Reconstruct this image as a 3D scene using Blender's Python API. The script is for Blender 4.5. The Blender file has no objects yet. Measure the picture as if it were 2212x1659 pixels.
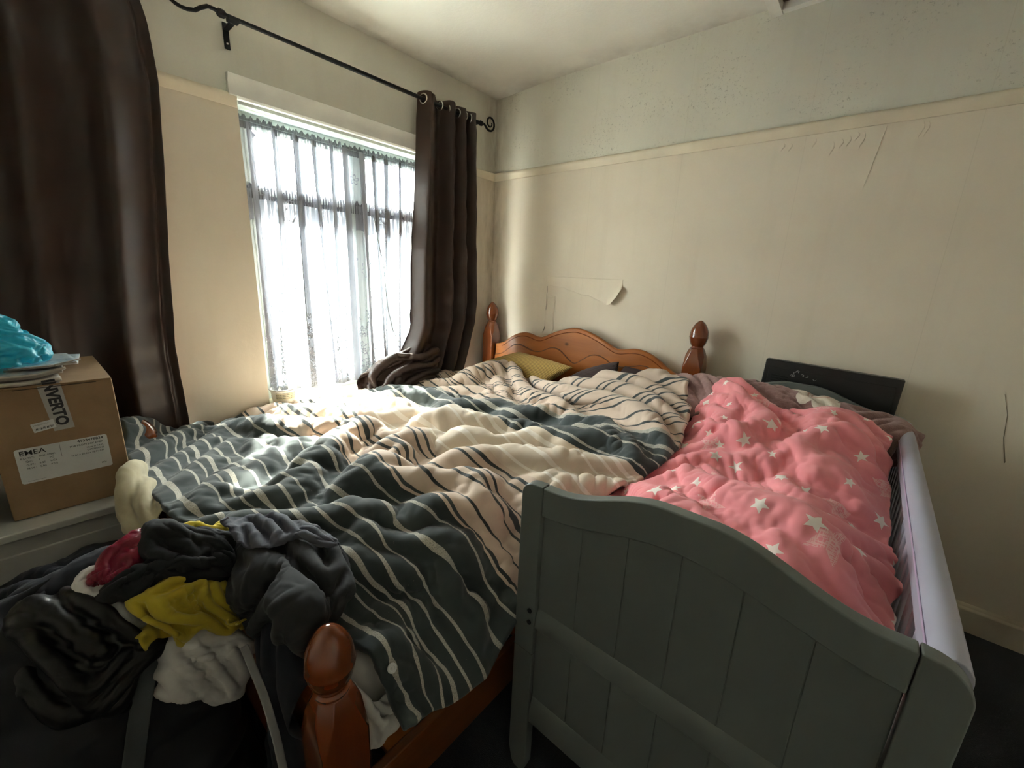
import bpy, math, random
import numpy as np
from mathutils import Vector, Matrix, Euler

# ------------------------------------------------------------------ camera, world, light
scn = bpy.context.scene
COL = scn.collection
scn.view_settings.view_transform = 'Standard'
scn.view_settings.look = 'None'
scn.view_settings.gamma = 1.0
scn.view_settings.use_curve_mapping = False
scn.view_settings.exposure = 4.3
scn.cycles.use_denoising = True
scn.cycles.max_bounces = 14
scn.cycles.diffuse_bounces = 8
scn.cycles.transparent_max_bounces = 24
scn.cycles.caustics_reflective = False
scn.cycles.caustics_refractive = False
scn.cycles.sample_clamp_indirect = 6.0

F_PX = 900.1
YAW, PITCH, ROLL = 2.27171, 0.25321, 0.04333
CAM = (2.2989, -2.4289, 1.3917)
cd = bpy.data.cameras.new('camera')
cam = bpy.data.objects.new('camera', cd); COL.objects.link(cam)
cd.sensor_fit = 'HORIZONTAL'; cd.sensor_width = 36.0
cd.lens = F_PX / 2212.0 * 36.0
cd.clip_start = 0.02; cd.clip_end = 100
_f = Vector((math.cos(YAW)*math.cos(PITCH), math.sin(YAW)*math.cos(PITCH), -math.sin(PITCH)))
_r = Vector((math.sin(YAW), -math.cos(YAW), 0)); _u = _r.cross(_f)
_r2 = math.cos(ROLL)*_r + math.sin(ROLL)*_u; _u2 = -math.sin(ROLL)*_r + math.cos(ROLL)*_u
_m = Matrix(((_r2.x, _u2.x, -_f.x, CAM[0]), (_r2.y, _u2.y, -_f.y, CAM[1]), (_r2.z, _u2.z, -_f.z, CAM[2]), (0, 0, 0, 1)))
cam.matrix_world = _m
scn.camera = cam

world = bpy.data.worlds.new('world'); scn.world = world; world.use_nodes = True
wn = world.node_tree; wn.nodes.clear()
_o = wn.nodes.new('ShaderNodeOutputWorld'); _b = wn.nodes.new('ShaderNodeBackground')
_b.inputs[0].default_value = (1.0, 0.975, 0.935, 1); _b.inputs[1].default_value = 4.9
wn.links.new(_b.outputs[0], _o.inputs[0])

def lamp(name, kind, **kw):
    d = bpy.data.lights.new(name, kind); o = bpy.data.objects.new(name, d); COL.objects.link(o)
    for k, v in kw.items(): setattr(d, k, v)
    return o
sun = lamp('sun', 'SUN', energy=4.8, angle=math.radians(2.0), color=(1.0, 0.93, 0.82))
_sd = Vector((0.66, -0.36, -0.80)).normalized()         # travel direction of the sunlight
sun.rotation_euler = _sd.to_track_quat('-Z', 'Y').to_euler()
# sky portals in the two window openings (sampling helpers, they give off no light of their own)
for _n, _y0, _y1, _z0, _z1 in (('window_portal', -1.66, -0.44, 0.70, 2.09), ('window_portal', -2.95, -2.05, 0.50, 2.25)):
    pl = lamp(_n, 'AREA', shape='RECTANGLE', size=_z1-_z0, size_y=_y1-_y0)
    pl.location = (-0.27, (_y0+_y1)/2, (_z0+_z1)/2); pl.rotation_euler = (0, -math.pi/2, 0)
    pl.data.cycles.is_portal = True

RNG = np.random.default_rng(7)

# ------------------------------------------------------------------ scene graph helpers
def mesh_obj(name, verts, faces, mat=None, parent=None, smooth=False, uv=None, matidx=None):
    me = bpy.data.meshes.new(name)
    me.from_pydata([tuple(map(float, v)) for v in verts], [], [tuple(map(int, f)) for f in faces])
    if uv is not None:
        ul = me.uv_layers.new(name='uv'); uv = np.asarray(uv, dtype=np.float32)
        li = np.empty(len(me.loops), dtype=np.int32); me.loops.foreach_get('vertex_index', li)
        ul.data.foreach_set('uv', uv[li].ravel())
    if smooth: me.polygons.foreach_set('use_smooth', [True]*len(me.polygons))
    mats = mat if isinstance(mat, (list, tuple)) else [mat]
    for m in mats:
        if m: me.materials.append(m)
    if matidx is not None: me.polygons.foreach_set('material_index', matidx)
    me.update()
    o = bpy.data.objects.new(name, me); COL.objects.link(o)
    if parent: o.parent = parent; o.matrix_parent_inverse = parent.matrix_basis.inverted()
    return o

def tag(o, label, cat, group=None):
    o['label'] = label; o['category'] = cat
    if group: o['group'] = group
    return o
def thing(name, label, cat, loc=(0, 0, 0), rotz=0.0, group=None):
    o = bpy.data.objects.new(name, None); COL.objects.link(o)
    o.location = loc; o.rotation_euler = (0, 0, rotz); o.empty_display_size = 0.05
    return tag(o, label, cat, group)
def struct(o): o['kind'] = 'structure'; return o

class MB:
    """collects simple solids into one mesh (world coordinates)"""
    def __init__(s): s.v = []; s.f = []
    def add(s, v, f):
        n = len(s.v); s.v += [tuple(p) for p in v]; s.f += [tuple(i+n for i in q) for q in f]; return s
    def box(s, x0, x1, y0, y1, z0, z1):
        v = [(x, y, z) for z in (z0, z1) for y in (y0, y1) for x in (x0, x1)]
        return s.add(v, [(0, 2, 3, 1), (4, 5, 7, 6), (0, 1, 5, 4), (2, 6, 7, 3), (0, 4, 6, 2), (1, 3, 7, 5)])
    def tube(s, pts, r, n=10, close=True):
        pts = [Vector(p) for p in pts]; rs = r if isinstance(r, (list, tuple)) else [r]*len(pts)
        base = len(s.v); prev = None
        for i, p in enumerate(pts):
            t = (pts[min(i+1, len(pts)-1)] - pts[max(i-1, 0)]).normalized()
            if prev is None:
                a = Vector((0, 0, 1)) if abs(t.z) < .9 else Vector((1, 0, 0))
                nn = t.cross(a).normalized()
            else: nn = (prev - t*prev.dot(t)).normalized()
            prev = nn; b = t.cross(nn)
            for k in range(n):
                an = 2*math.pi*k/n
                s.v.append(tuple(p + (nn*math.cos(an)+b*math.sin(an))*rs[i]))
        for i in range(len(pts)-1):
            for k in range(n):
                a = base+i*n+k; b2 = base+i*n+(k+1) % n
                s.f.append((a, b2, b2+n, a+n))
        if close:
            s.f.append(tuple(base+k for k in reversed(range(n)))); e = base+(len(pts)-1)*n
            s.f.append(tuple(e+k for k in range(n)))
        return s
    def lathe(s, prof, c, n=24, axis='z'):
        base = len(s.v)
        for r, z in prof:
            for k in range(n):
                a = 2*math.pi*k/n
                s.v.append((c[0]+r*math.cos(a), c[1]+r*math.sin(a), c[2]+z) if axis == 'z' else (c[0]+r*math.cos(a), c[1]+z, c[2]+r*math.sin(a)))
        for i in range(len(prof)-1):
            for k in range(n):
                a = base+i*n+k; b = base+i*n+(k+1) % n
                s.f.append((a, b, b+n, a+n))
        s.f.append(tuple(base+k for k in reversed(range(n)))); e = base+(len(prof)-1)*n
        s.f.append(tuple(e+k for k in range(n)))
        return s
    def prism(s, poly, a0, a1, plane='xz'):
        """poly in plane coordinates, extruded along the remaining axis from a0 to a1"""
        n = len(poly)
        def P(p, a):
            return (p[0], a, p[1]) if plane == 'xz' else ((a, p[0], p[1]) if plane == 'yz' else (p[0], p[1], a))
        base = len(s.v)
        s.v += [P(p, a0) for p in poly] + [P(p, a1) for p in poly]
        s.f.append(tuple(base+i for i in range(n))); s.f.append(tuple(base+n+i for i in reversed(range(n))))
        for i in range(n):
            j = (i+1) % n; s.f.append((base+j, base+i, base+n+i, base+n+j))
        return s
    def strip(s, xs, top, bot, y0, y1):
        """solid between two height curves over x, thickness y0..y1 (quads only)"""
        base = len(s.v); n = len(xs)
        for x, t, b in zip(xs, top, bot):
            s.v += [(x, y0, b), (x, y0, t), (x, y1, t), (x, y1, b)]
        for i in range(n-1):
            a = base+4*i
            for k in range(4):
                s.f.append((a+k, a+4+k, a+4+(k+1) % 4, a+(k+1) % 4))
        s.f.append((base, base+1, base+2, base+3)); e = base+4*(n-1); s.f.append((e+3, e+2, e+1, e))
        return s
    def build(s, name, mat, parent=None, bevel=0.0, smooth=False, seg=2, angle=40):
        o = mesh_obj(name, s.v, s.f, mat, parent, smooth=smooth)
        me = o.data
        import bmesh
        bm = bmesh.new(); bm.from_mesh(me); bmesh.ops.recalc_face_normals(bm, faces=bm.faces); bm.to_mesh(me); bm.free()
        if bevel > 0:
            b = o.modifiers.new('bevel', 'BEVEL'); b.width = bevel; b.segments = seg; b.limit_method = 'ANGLE'; b.angle_limit = math.radians(angle)
            me.polygons.foreach_set('use_smooth', [True]*len(me.polygons))
            w = o.modifiers.new('wn', 'WEIGHTED_NORMAL'); w.keep_sharp = True
        elif smooth:
            me.set_sharp_from_angle(angle=math.radians(angle))
        return o

# ------------------------------------------------------------------ materials
class NT:
    def __init__(s, name):
        s.m = bpy.data.materials.new(name); s.m.use_nodes = True; s.t = s.m.node_tree; s.t.nodes.clear()
        s.out = s.n('ShaderNodeOutputMaterial'); s.b = s.n('ShaderNodeBsdfPrincipled'); s.l(s.b.outputs[0], s.out.inputs[0])
    def n(s, k, **p):
        x = s.t.nodes.new(k)
        for a, v in p.items(): setattr(x, a, v)
        return x
    def l(s, a, b): s.t.links.new(a, b)
    def setv(s, sock, v):
        if hasattr(v, 'links') or isinstance(v, bpy.types.NodeSocket): s.l(v, sock)
        else:
            if isinstance(v, (tuple, list)) and len(v) == 3 and sock.type == 'RGBA': v = (*v, 1)
            sock.default_value = v
    def math(s, op, a, b=None, c=None, clamp=False):
        x = s.n('ShaderNodeMath', operation=op, use_clamp=clamp)
        for i, v in enumerate((a, b, c)):
            if v is not None: s.setv(x.inputs[i], v)
        return x.outputs[0]
    def mix(s, f, a, b):
        x = s.n('ShaderNodeMix', data_type='RGBA'); s.setv(x.inputs[0], f); s.setv(x.inputs[6], a); s.setv(x.inputs[7], b); return x.outputs[2]
    def obj(s): return s.n('ShaderNodeTexCoord').outputs['Object']
    def uv(s): return s.n('ShaderNodeTexCoord').outputs['UV']
    def xyz(s, v):
        x = s.n('ShaderNodeSeparateXYZ'); s.l(v, x.inputs[0]); return x.outputs
    def comb(s, x, y, z=0.0):
        c = s.n('ShaderNodeCombineXYZ')
        for i, v in enumerate((x, y, z)): s.setv(c.inputs[i], v)
        return c.outputs[0]
    def mapv(s, v, scale=(1, 1, 1), loc=(0, 0, 0)):
        x = s.n('ShaderNodeMapping'); s.l(v, x.inputs[0]); x.inputs['Scale'].default_value = scale; x.inputs['Location'].default_value = loc; return x.outputs[0]
    def noise(s, v, scale, detail=3, rough=.5, dist=0.0):
        x = s.n('ShaderNodeTexNoise'); s.l(v, x.inputs['Vector']); x.inputs['Scale'].default_value = scale; x.inputs['Detail'].default_value = detail
        x.inputs['Roughness'].default_value = rough; x.inputs['Distortion'].default_value = dist; return x.outputs[0]
    def ramp(s, f, stops, interp='LINEAR'):
        x = s.n('ShaderNodeValToRGB'); x.color_ramp.interpolation = interp; e = x.color_ramp.elements
        while len(e) > 1: e.remove(e[0])
        for i, (p, c) in enumerate(stops):
            if isinstance(c, (int, float)): c = (c, c, c)
            k = e[0] if i == 0 else e.new(p)
            k.position = p; k.color = (*c, 1)
        s.l(f, x.inputs[0]); return x.outputs[0]
    def bump(s, h, strength=.3, dist=.002):
        x = s.n('ShaderNodeBump'); s.setv(x.inputs['Height'], h); x.inputs['Strength'].default_value = strength; x.inputs['Distance'].default_value = dist
        s.l(x.outputs[0], s.b.inputs['Normal']); return x
    def base(s, c): s.setv(s.b.inputs['Base Color'], c)
    def p(s, **k):
        for a, v in k.items(): s.setv(s.b.inputs[a.replace('_', ' ')], v)
        return s

def simple(name, col, rough=.6, metal=0.0, var=.06, vscale=30, bump=0.0, bscale=200, **kw):
    t = NT(name); o = t.obj(); nz = t.noise(o, vscale, 3)
    dk = tuple(c*(1-var*2) for c in col); lt = tuple(min(1, c*(1+var)) for c in col)
    t.base(t.ramp(nz, [(.3, dk), (.7, lt)])); t.p(Roughness=rough, Metallic=metal, **kw)
    if bump: t.bump(t.noise(o, bscale, 2), bump, .001)
    return t.m

def fabric(name, col, rough=.9, var=.08, weave=900, bump=.25, sheen=.15, trans=0.0, coords='Object'):
    t = NT(name); o = t.obj() if coords == 'Object' else t.uv(); nz = t.noise(o, 12, 4, .6)
    dk = tuple(c*(1-var*2.5) for c in col); lt = tuple(min(1, c*(1+var)) for c in col)
    t.base(t.ramp(nz, [(.3, dk), (.7, lt)])); t.p(Roughness=rough, Sheen_Weight=sheen*min(1, max(col)*3), Sheen_Roughness=.5)
    t.bump(t.noise(o, weave, 2, .7), bump, .0006)
    return t.m

def wood(name, dark, light, axis='x', scale=1.0, rough=.28, coat=.5):
    t = NT(name); o = t.obj()
    sc = {'x': (.7, 11, 11), 'y': (11, .7, 11), 'z': (11, 11, .7)}[axis]
    v = t.mapv(o, tuple(a*scale for a in sc))
    n1 = t.noise(v, 1.0, 4, .55, .35); n2 = t.noise(t.mapv(o, tuple(a*6*scale for a in sc)), 1.0, 3, .7)
    g = t.math('ADD', t.math('MULTIPLY', n1, .8), t.math('MULTIPLY', n2, .25))
    mid = tuple((a+b)/2 for a, b in zip(dark, light))
    c = t.ramp(g, [(.22, dark), (.5, mid), (.78, light)])
    # knots
    vo = t.n('ShaderNodeTexVoronoi'); t.l(t.mapv(o, tuple(2.6 if a > 5 else 1.9 for a in sc), (.37, .1, .23)), vo.inputs['Vector']); vo.inputs['Scale'].default_value = 1.7
    k = t.ramp(vo.outputs[0], [(.03, 1.0), (.06, 0.0)])
    c = t.mix(t.math('MULTIPLY', k, .75), c, tuple(a*.3 for a in dark))
    t.base(c); t.p(Roughness=rough, Coat_Weight=coat, Coat_Roughness=.12, Specular_IOR_Level=(.5 if coat > .3 else .22))
    t.bump(n2, .08, .0006)
    return t.m
# ------------------------------------------------------------------ cloth tools
def fft_noise(nu, nv, lu, lv, du, dv, rng, ang=0.0):
    """smooth random field on a grid; lu/lv = feature length along/across direction ang (metres)"""
    w = rng.standard_normal((nu, nv)); Fq = np.fft.fft2(w)
    ku = np.fft.fftfreq(nu, du)[:, None]; kv = np.fft.fftfreq(nv, dv)[None, :]
    ka = ku*math.cos(ang)+kv*math.sin(ang); kb = -ku*math.sin(ang)+kv*math.cos(ang)
    r2 = (ka*lu)**2+(kb*lv)**2
    Fq = Fq*np.exp(-r2*2.0)*np.minimum(1, r2*6)
    n = np.real(np.fft.ifft2(Fq)); return n/(n.std()+1e-9)

def lattice(C, nu, nv):
    """Catmull-Rom surface through a grid of control points C[r][c]; nu samples over rows, nv over columns"""
    C = np.asarray(C, float)
    def interp(A, n):
        R = A.shape[0]; A = np.concatenate([2*A[:1]-A[1:2], A, 2*A[-1:]-A[-2:-1]])
        t = np.linspace(0, R-1, n); i = np.minimum(t.astype(int), R-2); u = (t-i).reshape(-1, *([1]*(A.ndim-1)))
        p0, p1, p2, p3 = A[i], A[i+1], A[i+2], A[i+3]
        return .5*((2*p1)+(-p0+p2)*u+(2*p0-5*p1+4*p2-p3)*u*u+(-p0+3*p1-3*p2+p3)*u**3)
    S = interp(C, nu); S = np.swapaxes(interp(np.swapaxes(S, 0, 1), nv), 0, 1)
    return S

def grid_normals(P):
    du = np.gradient(P, axis=0); dv = np.gradient(P, axis=1); n = np.cross(dv, du)
    return n/(np.linalg.norm(n, axis=2, keepdims=True)+1e-12)

def blur(A, k):
    for _ in range(k):
        A = A.copy(); B = A.copy()
        B[1:-1] = (A[:-2]+2*A[1:-1]+A[2:])/4; A = B.copy()
        B[:, 1:-1] = (A[:, :-2]+2*A[:, 1:-1]+A[:, 2:])/4; A = B
    return A

def relax(P, T, su=1.05, sv=1.05, iters=300, bend=(.5, .35), anchor=.02, anchor_z=None, floor=None, gravity=0.0, up=None, edge=0.0, low=0.0):
    """position based cloth: rest lengths are those of target T stretched by su/sv so the sheet buckles into folds"""
    def L(A, B): return np.linalg.norm(A-B, axis=2)
    ru = L(T[1:], T[:-1])*(su[1:] if isinstance(su, np.ndarray) else su); rv = L(T[:, 1:], T[:, :-1])*(sv[:, 1:] if isinstance(sv, np.ndarray) else sv)
    rd1 = np.sqrt((ru[:, :-1]**2+rv[:-1]**2)); rd2 = rd1
    b2u = (ru[:-1]+ru[1:]); b2v = (rv[:, :-1]+rv[:, 1:])
    def solve(a, b, rest, k):
        d = P[b]-P[a]; l = np.sqrt((d*d).sum(2))+1e-9
        c = (.5*k*(l-rest)/l)[..., None]*d
        P[a] += c; P[b] -= c
    nu, nv = P.shape[:2]; P = P.copy()
    s = slice; az = anchor if anchor_z is None else anchor_z
    W = np.ones((nu, nv, 1))*np.array([anchor, anchor, az])
    if edge:
        W[:2] = edge; W[-2:] = edge; W[:, :2] = edge; W[:, -2:] = edge
    def fam(axis, step, rest, k):
        for o in range(2):
            if axis == 0:
                idx = np.arange(0, nu-step); idx = idx[(idx//step) % 2 == o]
                if len(idx) == 0: continue
                d = P[idx+step]-P[idx]; l = np.sqrt((d*d).sum(2))+1e-9
                c = (.5*k*(l-rest[idx])/l)[..., None]*d; P[idx] += c; P[idx+step] -= c
            else:
                idx = np.arange(0, nv-step); idx = idx[(idx//step) % 2 == o]
                if len(idx) == 0: continue
                d = P[:, idx+step]-P[:, idx]; l = np.sqrt((d*d).sum(2))+1e-9
                c = (.5*k*(l-rest[:, idx])/l)[..., None]*d; P[:, idx] += c; P[:, idx+step] -= c
    b4u = ru[:-3]+ru[1:-2]+ru[2:-1]+ru[3:] if nu > 6 else None
    b4v = rv[:, :-3]+rv[:, 1:-2]+rv[:, 2:-1]+rv[:, 3:] if nv > 6 else None
    def shear():
        for (i0, j0) in ((0, 0), (0, 1), (1, 0), (1, 1)):
            A = P[i0:nu-1:2, j0:nv-1:2]; A = A  # corner a
            ni, nj = len(range(i0, nu-1, 2)), len(range(j0, nv-1, 2))
            I = np.arange(i0, nu-1, 2)[:, None]; J = np.arange(j0, nv-1, 2)[None, :]
            for (a, b) in (((I, J), (I+1, J+1)), ((I+1, J), (I, J+1))):
                d = P[b]-P[a]; l = np.sqrt((d*d).sum(2))+1e-9
                c = (.5*.5*(l-rd1[I, J])/l)[..., None]*d; P[a] += c; P[b] -= c
    for it in range(iters):
        if gravity: P[..., 2] -= gravity
        P += (T-P)*W
        if low:
            D = T-P; P += blur(D, 3)*low
        fam(0, 1, ru, .95); fam(1, 1, rv, .95); shear()
        fam(0, 2, b2u, bend[0]); fam(1, 2, b2v, bend[0])
        if b4u is not None: fam(0, 4, b4u, bend[1])
        if b4v is not None: fam(1, 4, b4v, bend[1])
        if floor is not None: P[..., 2] = np.maximum(P[..., 2], floor if not callable(floor) else floor(P))
    return P

def creases(T, amp, lu, lv, seed, ang=0.0, p=3.0):
    nu, nv = T.shape[:2]
    du = np.linalg.norm(np.diff(T, axis=0), axis=2).mean(); dv = np.linalg.norm(np.diff(T, axis=1), axis=2).mean()
    r = np.random.default_rng(seed); n = fft_noise(nu, nv, lu, lv, du, dv, r, ang); m = fft_noise(nu, nv, .12, .12, du, dv, r)
    h = np.clip(1-np.abs(n)*1.1, 0, 1)**p*np.clip(.55+.55*m, 0, 1.4)
    nn = grid_normals(T)
    if nn[..., 2].mean() < 0: nn = -nn
    return T+nn*(h-h.mean())[..., None]*amp
def vary(shape, mean, spread, seed, l=.22, d=.012):
    n = fft_noise(shape[0], shape[1], l, l, d, d, np.random.default_rng(seed)); return mean+spread*np.clip(n, -1.3, 1.6)
def drape(T, su, sv, seed, k=3, amp=.010, lu=.07, lv=.16, ang=.6, iters=220, bend=(.35, .15), an=.012, fine=1.012, famp=.0015, floor=None, spread=.03, cr=.006, iso=.5):
    """coarse buckling for the large irregular folds, then a light fine pass for small creases"""
    nu, nv = T.shape[:2]; cu, cv = max(12, nu//k), max(12, nv//k)
    iu = np.linspace(0, nu-1, cu).round().astype(int); iv = np.linspace(0, nv-1, cv).round().astype(int)
    Tc = T[iu][:, iv]; d = np.linalg.norm(np.diff(Tc, axis=0), axis=2).mean()
    fl = None if floor is None else (floor if np.isscalar(floor) else floor[iu][:, iv])
    mod = .55+.45*np.tanh(fft_noise(cu, cv, .3, .3, d, d, np.random.default_rng(seed+7)))[..., None]
    P0 = Tc+(crumple_field(Tc, amp, lu, lv, seed, ang)-Tc)*mod+(crumple_field(Tc, amp*.6, lu*.8, lv*.7, seed+1, ang+1.3)-Tc)*(1.2-mod)
    P = relax(P0, Tc, vary((cu, cv), su, spread, seed+2, d=d), vary((cu, cv), sv, spread, seed+3, d=d), iters, bend, an, an, floor=fl)
    F = lattice(P, nu, nv)
    if cr:
        dd = np.linalg.norm(np.diff(F, axis=0), axis=2).mean()
        w = .5+.5*np.tanh(1.5*fft_noise(nu, nv, .35, .35, dd, dd, np.random.default_rng(seed+30)))[..., None]
        A = creases(F, cr, .042, .34, seed+20, ang+.15, 2.2)-F; B = creases(F, cr, .042, .30, seed+21, ang-.75, 2.2)-F
        D = creases(F, cr*iso, .030, .13, seed+22, ang+1.0, 2.0)-F
        F = F+A*w+B*(1-w)+D*.5
    if fine:
        F0 = crumple_field(F, famp, .018, .05, seed+4, ang+.4); F0 = crumple_field(F0, famp*.7, .015, .03, seed+5, ang-1.0)
        F = relax(F0, F, vary((nu, nv), fine, .008, seed+6, .1, d/k), fine, 50, (.25, .12), .03, .03)
    return F

def sheet(name, P, mat, parent=None, uvw=1.0, uvh=1.0, thick=.004, mask=None, sub=1, flip=False, closed=False):
    """grid P[u][v] to a smooth mesh; uv.x = v direction metres, uv.y = u direction metres"""
    nu, nv = P.shape[:2]
    U, V = np.meshgrid(np.linspace(0, uvh, nu), np.linspace(0, uvw, nv), indexing='ij')
    idx = np.arange(nu*nv).reshape(nu, nv)
    a, b, c, d = idx[:-1, :-1], idx[:-1, 1:], idx[1:, 1:], idx[1:, :-1]
    q = np.stack([a, b, c, d] if not flip else [a, d, c, b], 2).reshape(-1, 4)
    if mask is not None:
        mk = np.asarray(mask); fm = (mk[:-1, :-1] & mk[:-1, 1:] & mk[1:, 1:] & mk[1:, :-1]).reshape(-1); q = q[fm]
    verts = P.reshape(-1, 3); uv = np.stack([V, U], 2).reshape(-1, 2)
    used = np.unique(q); re = -np.ones(nu*nv, int); re[used] = np.arange(len(used))
    o = mesh_obj(name, verts[used], re[q], mat, parent, smooth=True, uv=uv[used])
    if thick:
        s = o.modifiers.new('thickness', 'SOLIDIFY'); s.thickness = thick; s.offset = 0.0
    if sub:
        s = o.modifiers.new('smooth', 'SUBSURF'); s.levels = 1; s.render_levels = sub
    return o

def crumple_field(T, amp, lu, lv, seed, ang=0.0):
    nu, nv = T.shape[:2]
    du = np.linalg.norm(np.diff(T, axis=0), axis=2).mean(); dv = np.linalg.norm(np.diff(T, axis=1), axis=2).mean()
    n = fft_noise(nu, nv, lu, lv, du, dv, np.random.default_rng(seed), ang)
    return T+grid_normals(T)*n[..., None]*amp

def ridges(T, strokes, down=False):
    """add long folds: each stroke = list of (s,t) fractions of the grid, width (grid fraction of rows), height m"""
    nu, nv = T.shape[:2]
    S, V = np.meshgrid(np.linspace(0, 1, nu), np.linspace(0, 1, nv), indexing='ij')
    asp = 1.0
    H = np.zeros((nu, nv))
    for pts, w, h in strokes:
        best = np.full((nu, nv), 9.0); fade = np.zeros((nu, nv)); n = len(pts)-1
        for i in range(n):
            a = np.array(pts[i]); b = np.array(pts[i+1]); ab = b-a
            t = np.clip(((S-a[0])*ab[0]+(V-a[1])*ab[1])/(ab@ab), 0, 1)
            d = np.hypot(S-a[0]-t*ab[0], V-a[1]-t*ab[1])
            k = (i+t)/n; m = d < best; best = np.where(m, d, best); fade = np.where(m, np.sin(np.pi*np.clip(k*.9+.05, 0, 1))**.6, fade)
        H += h*fade*np.exp(-(best/w)**2)*(1.0)-.25*h*fade*np.exp(-((best-2*w)/w)**2)
    Q = T.copy(); Q[..., 2] += H
    return Q
# ------------------------------------------------------------------ the room
CH = 2.6; RT, RB = 2.108, 2.056
def wall_mat():
    t = NT('painted_wallpaper'); o = t.obj(); x, y, z = t.xyz(o)
    big = t.noise(o, 1.3, 4, .6); fine = t.noise(o, 60, 3, .6)
    cream = t.ramp(big, [(.3, (.66, .595, .495)), (.7, (.735, .67, .565))])
    white = t.ramp(big, [(.3, (.63, .615, .545)), (.7, (.70, .69, .615))])
    up = t.math('GREATER_THAN', z, 2.085)
    c = t.mix(up, cream, white)
    # mould specks in a band over the rail and beside the corner
    sp = t.ramp(t.noise(o, 60, 3, .85), [(.57, 0.0), (.66, 1.0)])
    reg = t.ramp(t.noise(t.mapv(o, (2.2, 2.2, 3.0), (.4, 0, .3)), 1.0, 3, .6), [(.44, 0.0), (.60, 1.0)])
    c = t.mix(t.math('MULTIPLY', t.math('MULTIPLY', sp, reg), t.math('MULTIPLY', t.math('MULTIPLY', up, t.math('GREATER_THAN', x, .03)), .6)), c, (.16, .16, .13))
    # brown damp stain in the corner and under the rail
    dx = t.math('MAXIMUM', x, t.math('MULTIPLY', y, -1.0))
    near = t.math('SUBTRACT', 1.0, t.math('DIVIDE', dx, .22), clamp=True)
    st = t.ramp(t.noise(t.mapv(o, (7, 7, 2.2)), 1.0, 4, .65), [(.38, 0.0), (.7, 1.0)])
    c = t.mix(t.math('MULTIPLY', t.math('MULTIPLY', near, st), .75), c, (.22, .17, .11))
    drips = t.ramp(t.noise(t.mapv(o, (9, 9, .8)), 1.0, 3, .6), [(.55, 0.0), (.8, 1.0)])
    c = t.mix(t.math('MULTIPLY', drips, .13), c, (.36, .30, .20))
    # paper seams every 0.55 m
    sx = t.math('ABSOLUTE', t.math('SUBTRACT', t.math('FRACT', t.math('DIVIDE', t.math('ADD', x, .01), .55)), .5))
    seam = t.math('LESS_THAN', sx, .0022)
    c = t.mix(t.math('MULTIPLY', seam, .12), c, (.3, .26, .19))
    t.base(c); t.p(Roughness=.82, Specular_IOR_Level=.3)
    h = t.math('ADD', t.math('MULTIPLY', fine, .25), t.math('MULTIPLY', t.noise(o, 9, 4, .6), .9))
    t.bump(h, .35, .004)
    return t.m
M_WALL = wall_mat()
M_TRIM = simple('cream_gloss_paint', (.70, .63, .50), .45, var=.05, vscale=6, bump=.2, bscale=40)
M_WHITE = simple('white_gloss_paint', (.72, .72, .68), .35, var=.04, vscale=8, bump=.1, bscale=50)
M_UPVC = simple('white_window_frame', (.62, .68, .66), .3, var=.02)
def ceil_mat():
    t = NT('ceiling_paint'); o = t.obj(); x, y, z = t.xyz(o)
    c = t.ramp(t.noise(o, 1.6, 4, .6), [(.3, (.72, .705, .65)), (.7, (.79, .78, .725))])
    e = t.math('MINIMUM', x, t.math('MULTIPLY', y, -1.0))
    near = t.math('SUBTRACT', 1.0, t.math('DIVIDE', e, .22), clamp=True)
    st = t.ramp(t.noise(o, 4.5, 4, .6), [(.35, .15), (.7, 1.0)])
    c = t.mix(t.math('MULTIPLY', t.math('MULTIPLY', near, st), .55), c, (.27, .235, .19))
    t.base(c); t.p(Roughness=.9); t.bump(t.math('ADD', t.noise(o, 70, 3, .6), t.math('MULTIPLY', t.noise(o, 4, 3), 2)), .3, .003)
    return t.m
def carpet_mat():
    t = NT('navy_carpet'); o = t.obj()
    t.base(t.ramp(t.noise(o, 260, 3, .7), [(.35, (.004, .006, .010)), (.7, (.014, .020, .030))])); t.p(Roughness=1.0, Sheen_Weight=.2)
    t.bump(t.noise(o, 400, 2), .8, .004); return t.m
M_CEIL, M_CARPET = ceil_mat(), carpet_mat()

XR, YF = 3.15, -3.9
struct(MB().box(-.3, XR+.2, YF-.2, .2, -.12, 0).build('floor', M_CARPET))
# ceiling dips towards the window wall in a soft slope
cx = [0, .10, .22, .34, .46, .6, XR]; cz = [CH-.014, CH-.014, CH-.008, CH+.0, CH+.004, CH+.005, CH+.005]
cm = MB(); poly = [(x, z) for x, z in zip(cx, cz)]+[(XR, CH+.2), (0, CH+.2)]
cb = MB()
for i in range(len(cx)-1):
    cb.prism([(cx[i], cz[i]), (cx[i+1], cz[i+1]), (cx[i+1], CH+.2), (cx[i], CH+.2)], YF-.2, .2)
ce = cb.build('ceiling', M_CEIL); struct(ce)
struct(MB().box(-.3, XR+.2, 0, .2, -.1, CH+.2).build('wall_back', M_WALL)); wb = bpy.data.objects['wall_back']
W1 = (-1.66, -.44, .69, 2.095); W2 = (-2.95, -2.045, .50, 2.25)
wl = MB()
wl.box(-.3, 0, -.44, .0, 0, CH+.2).box(-.3, 0, -1.66, -.44, 0, .69).box(-.3, 0, -1.66, -.44, 2.095, CH+.2)
wl.box(-.3, 0, -2.045, -1.66, 0, CH+.2).box(-.3, 0, W2[0], -2.045, 0, W2[2]).box(-.3, 0, W2[0], -2.045, W2[3], CH+.2).box(-.3, 0, YF-.2, W2[0], 0, CH+.2)
struct(wl.build('wall_left', M_WALL))
struct(MB().box(XR, XR+.2, YF-.2, 0, 0, CH+.2).build('wall_right', M_WALL))
struct(MB().box(0, XR, YF-.2, YF, 0, CH+.2).build('wall_front', M_WALL))
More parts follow.
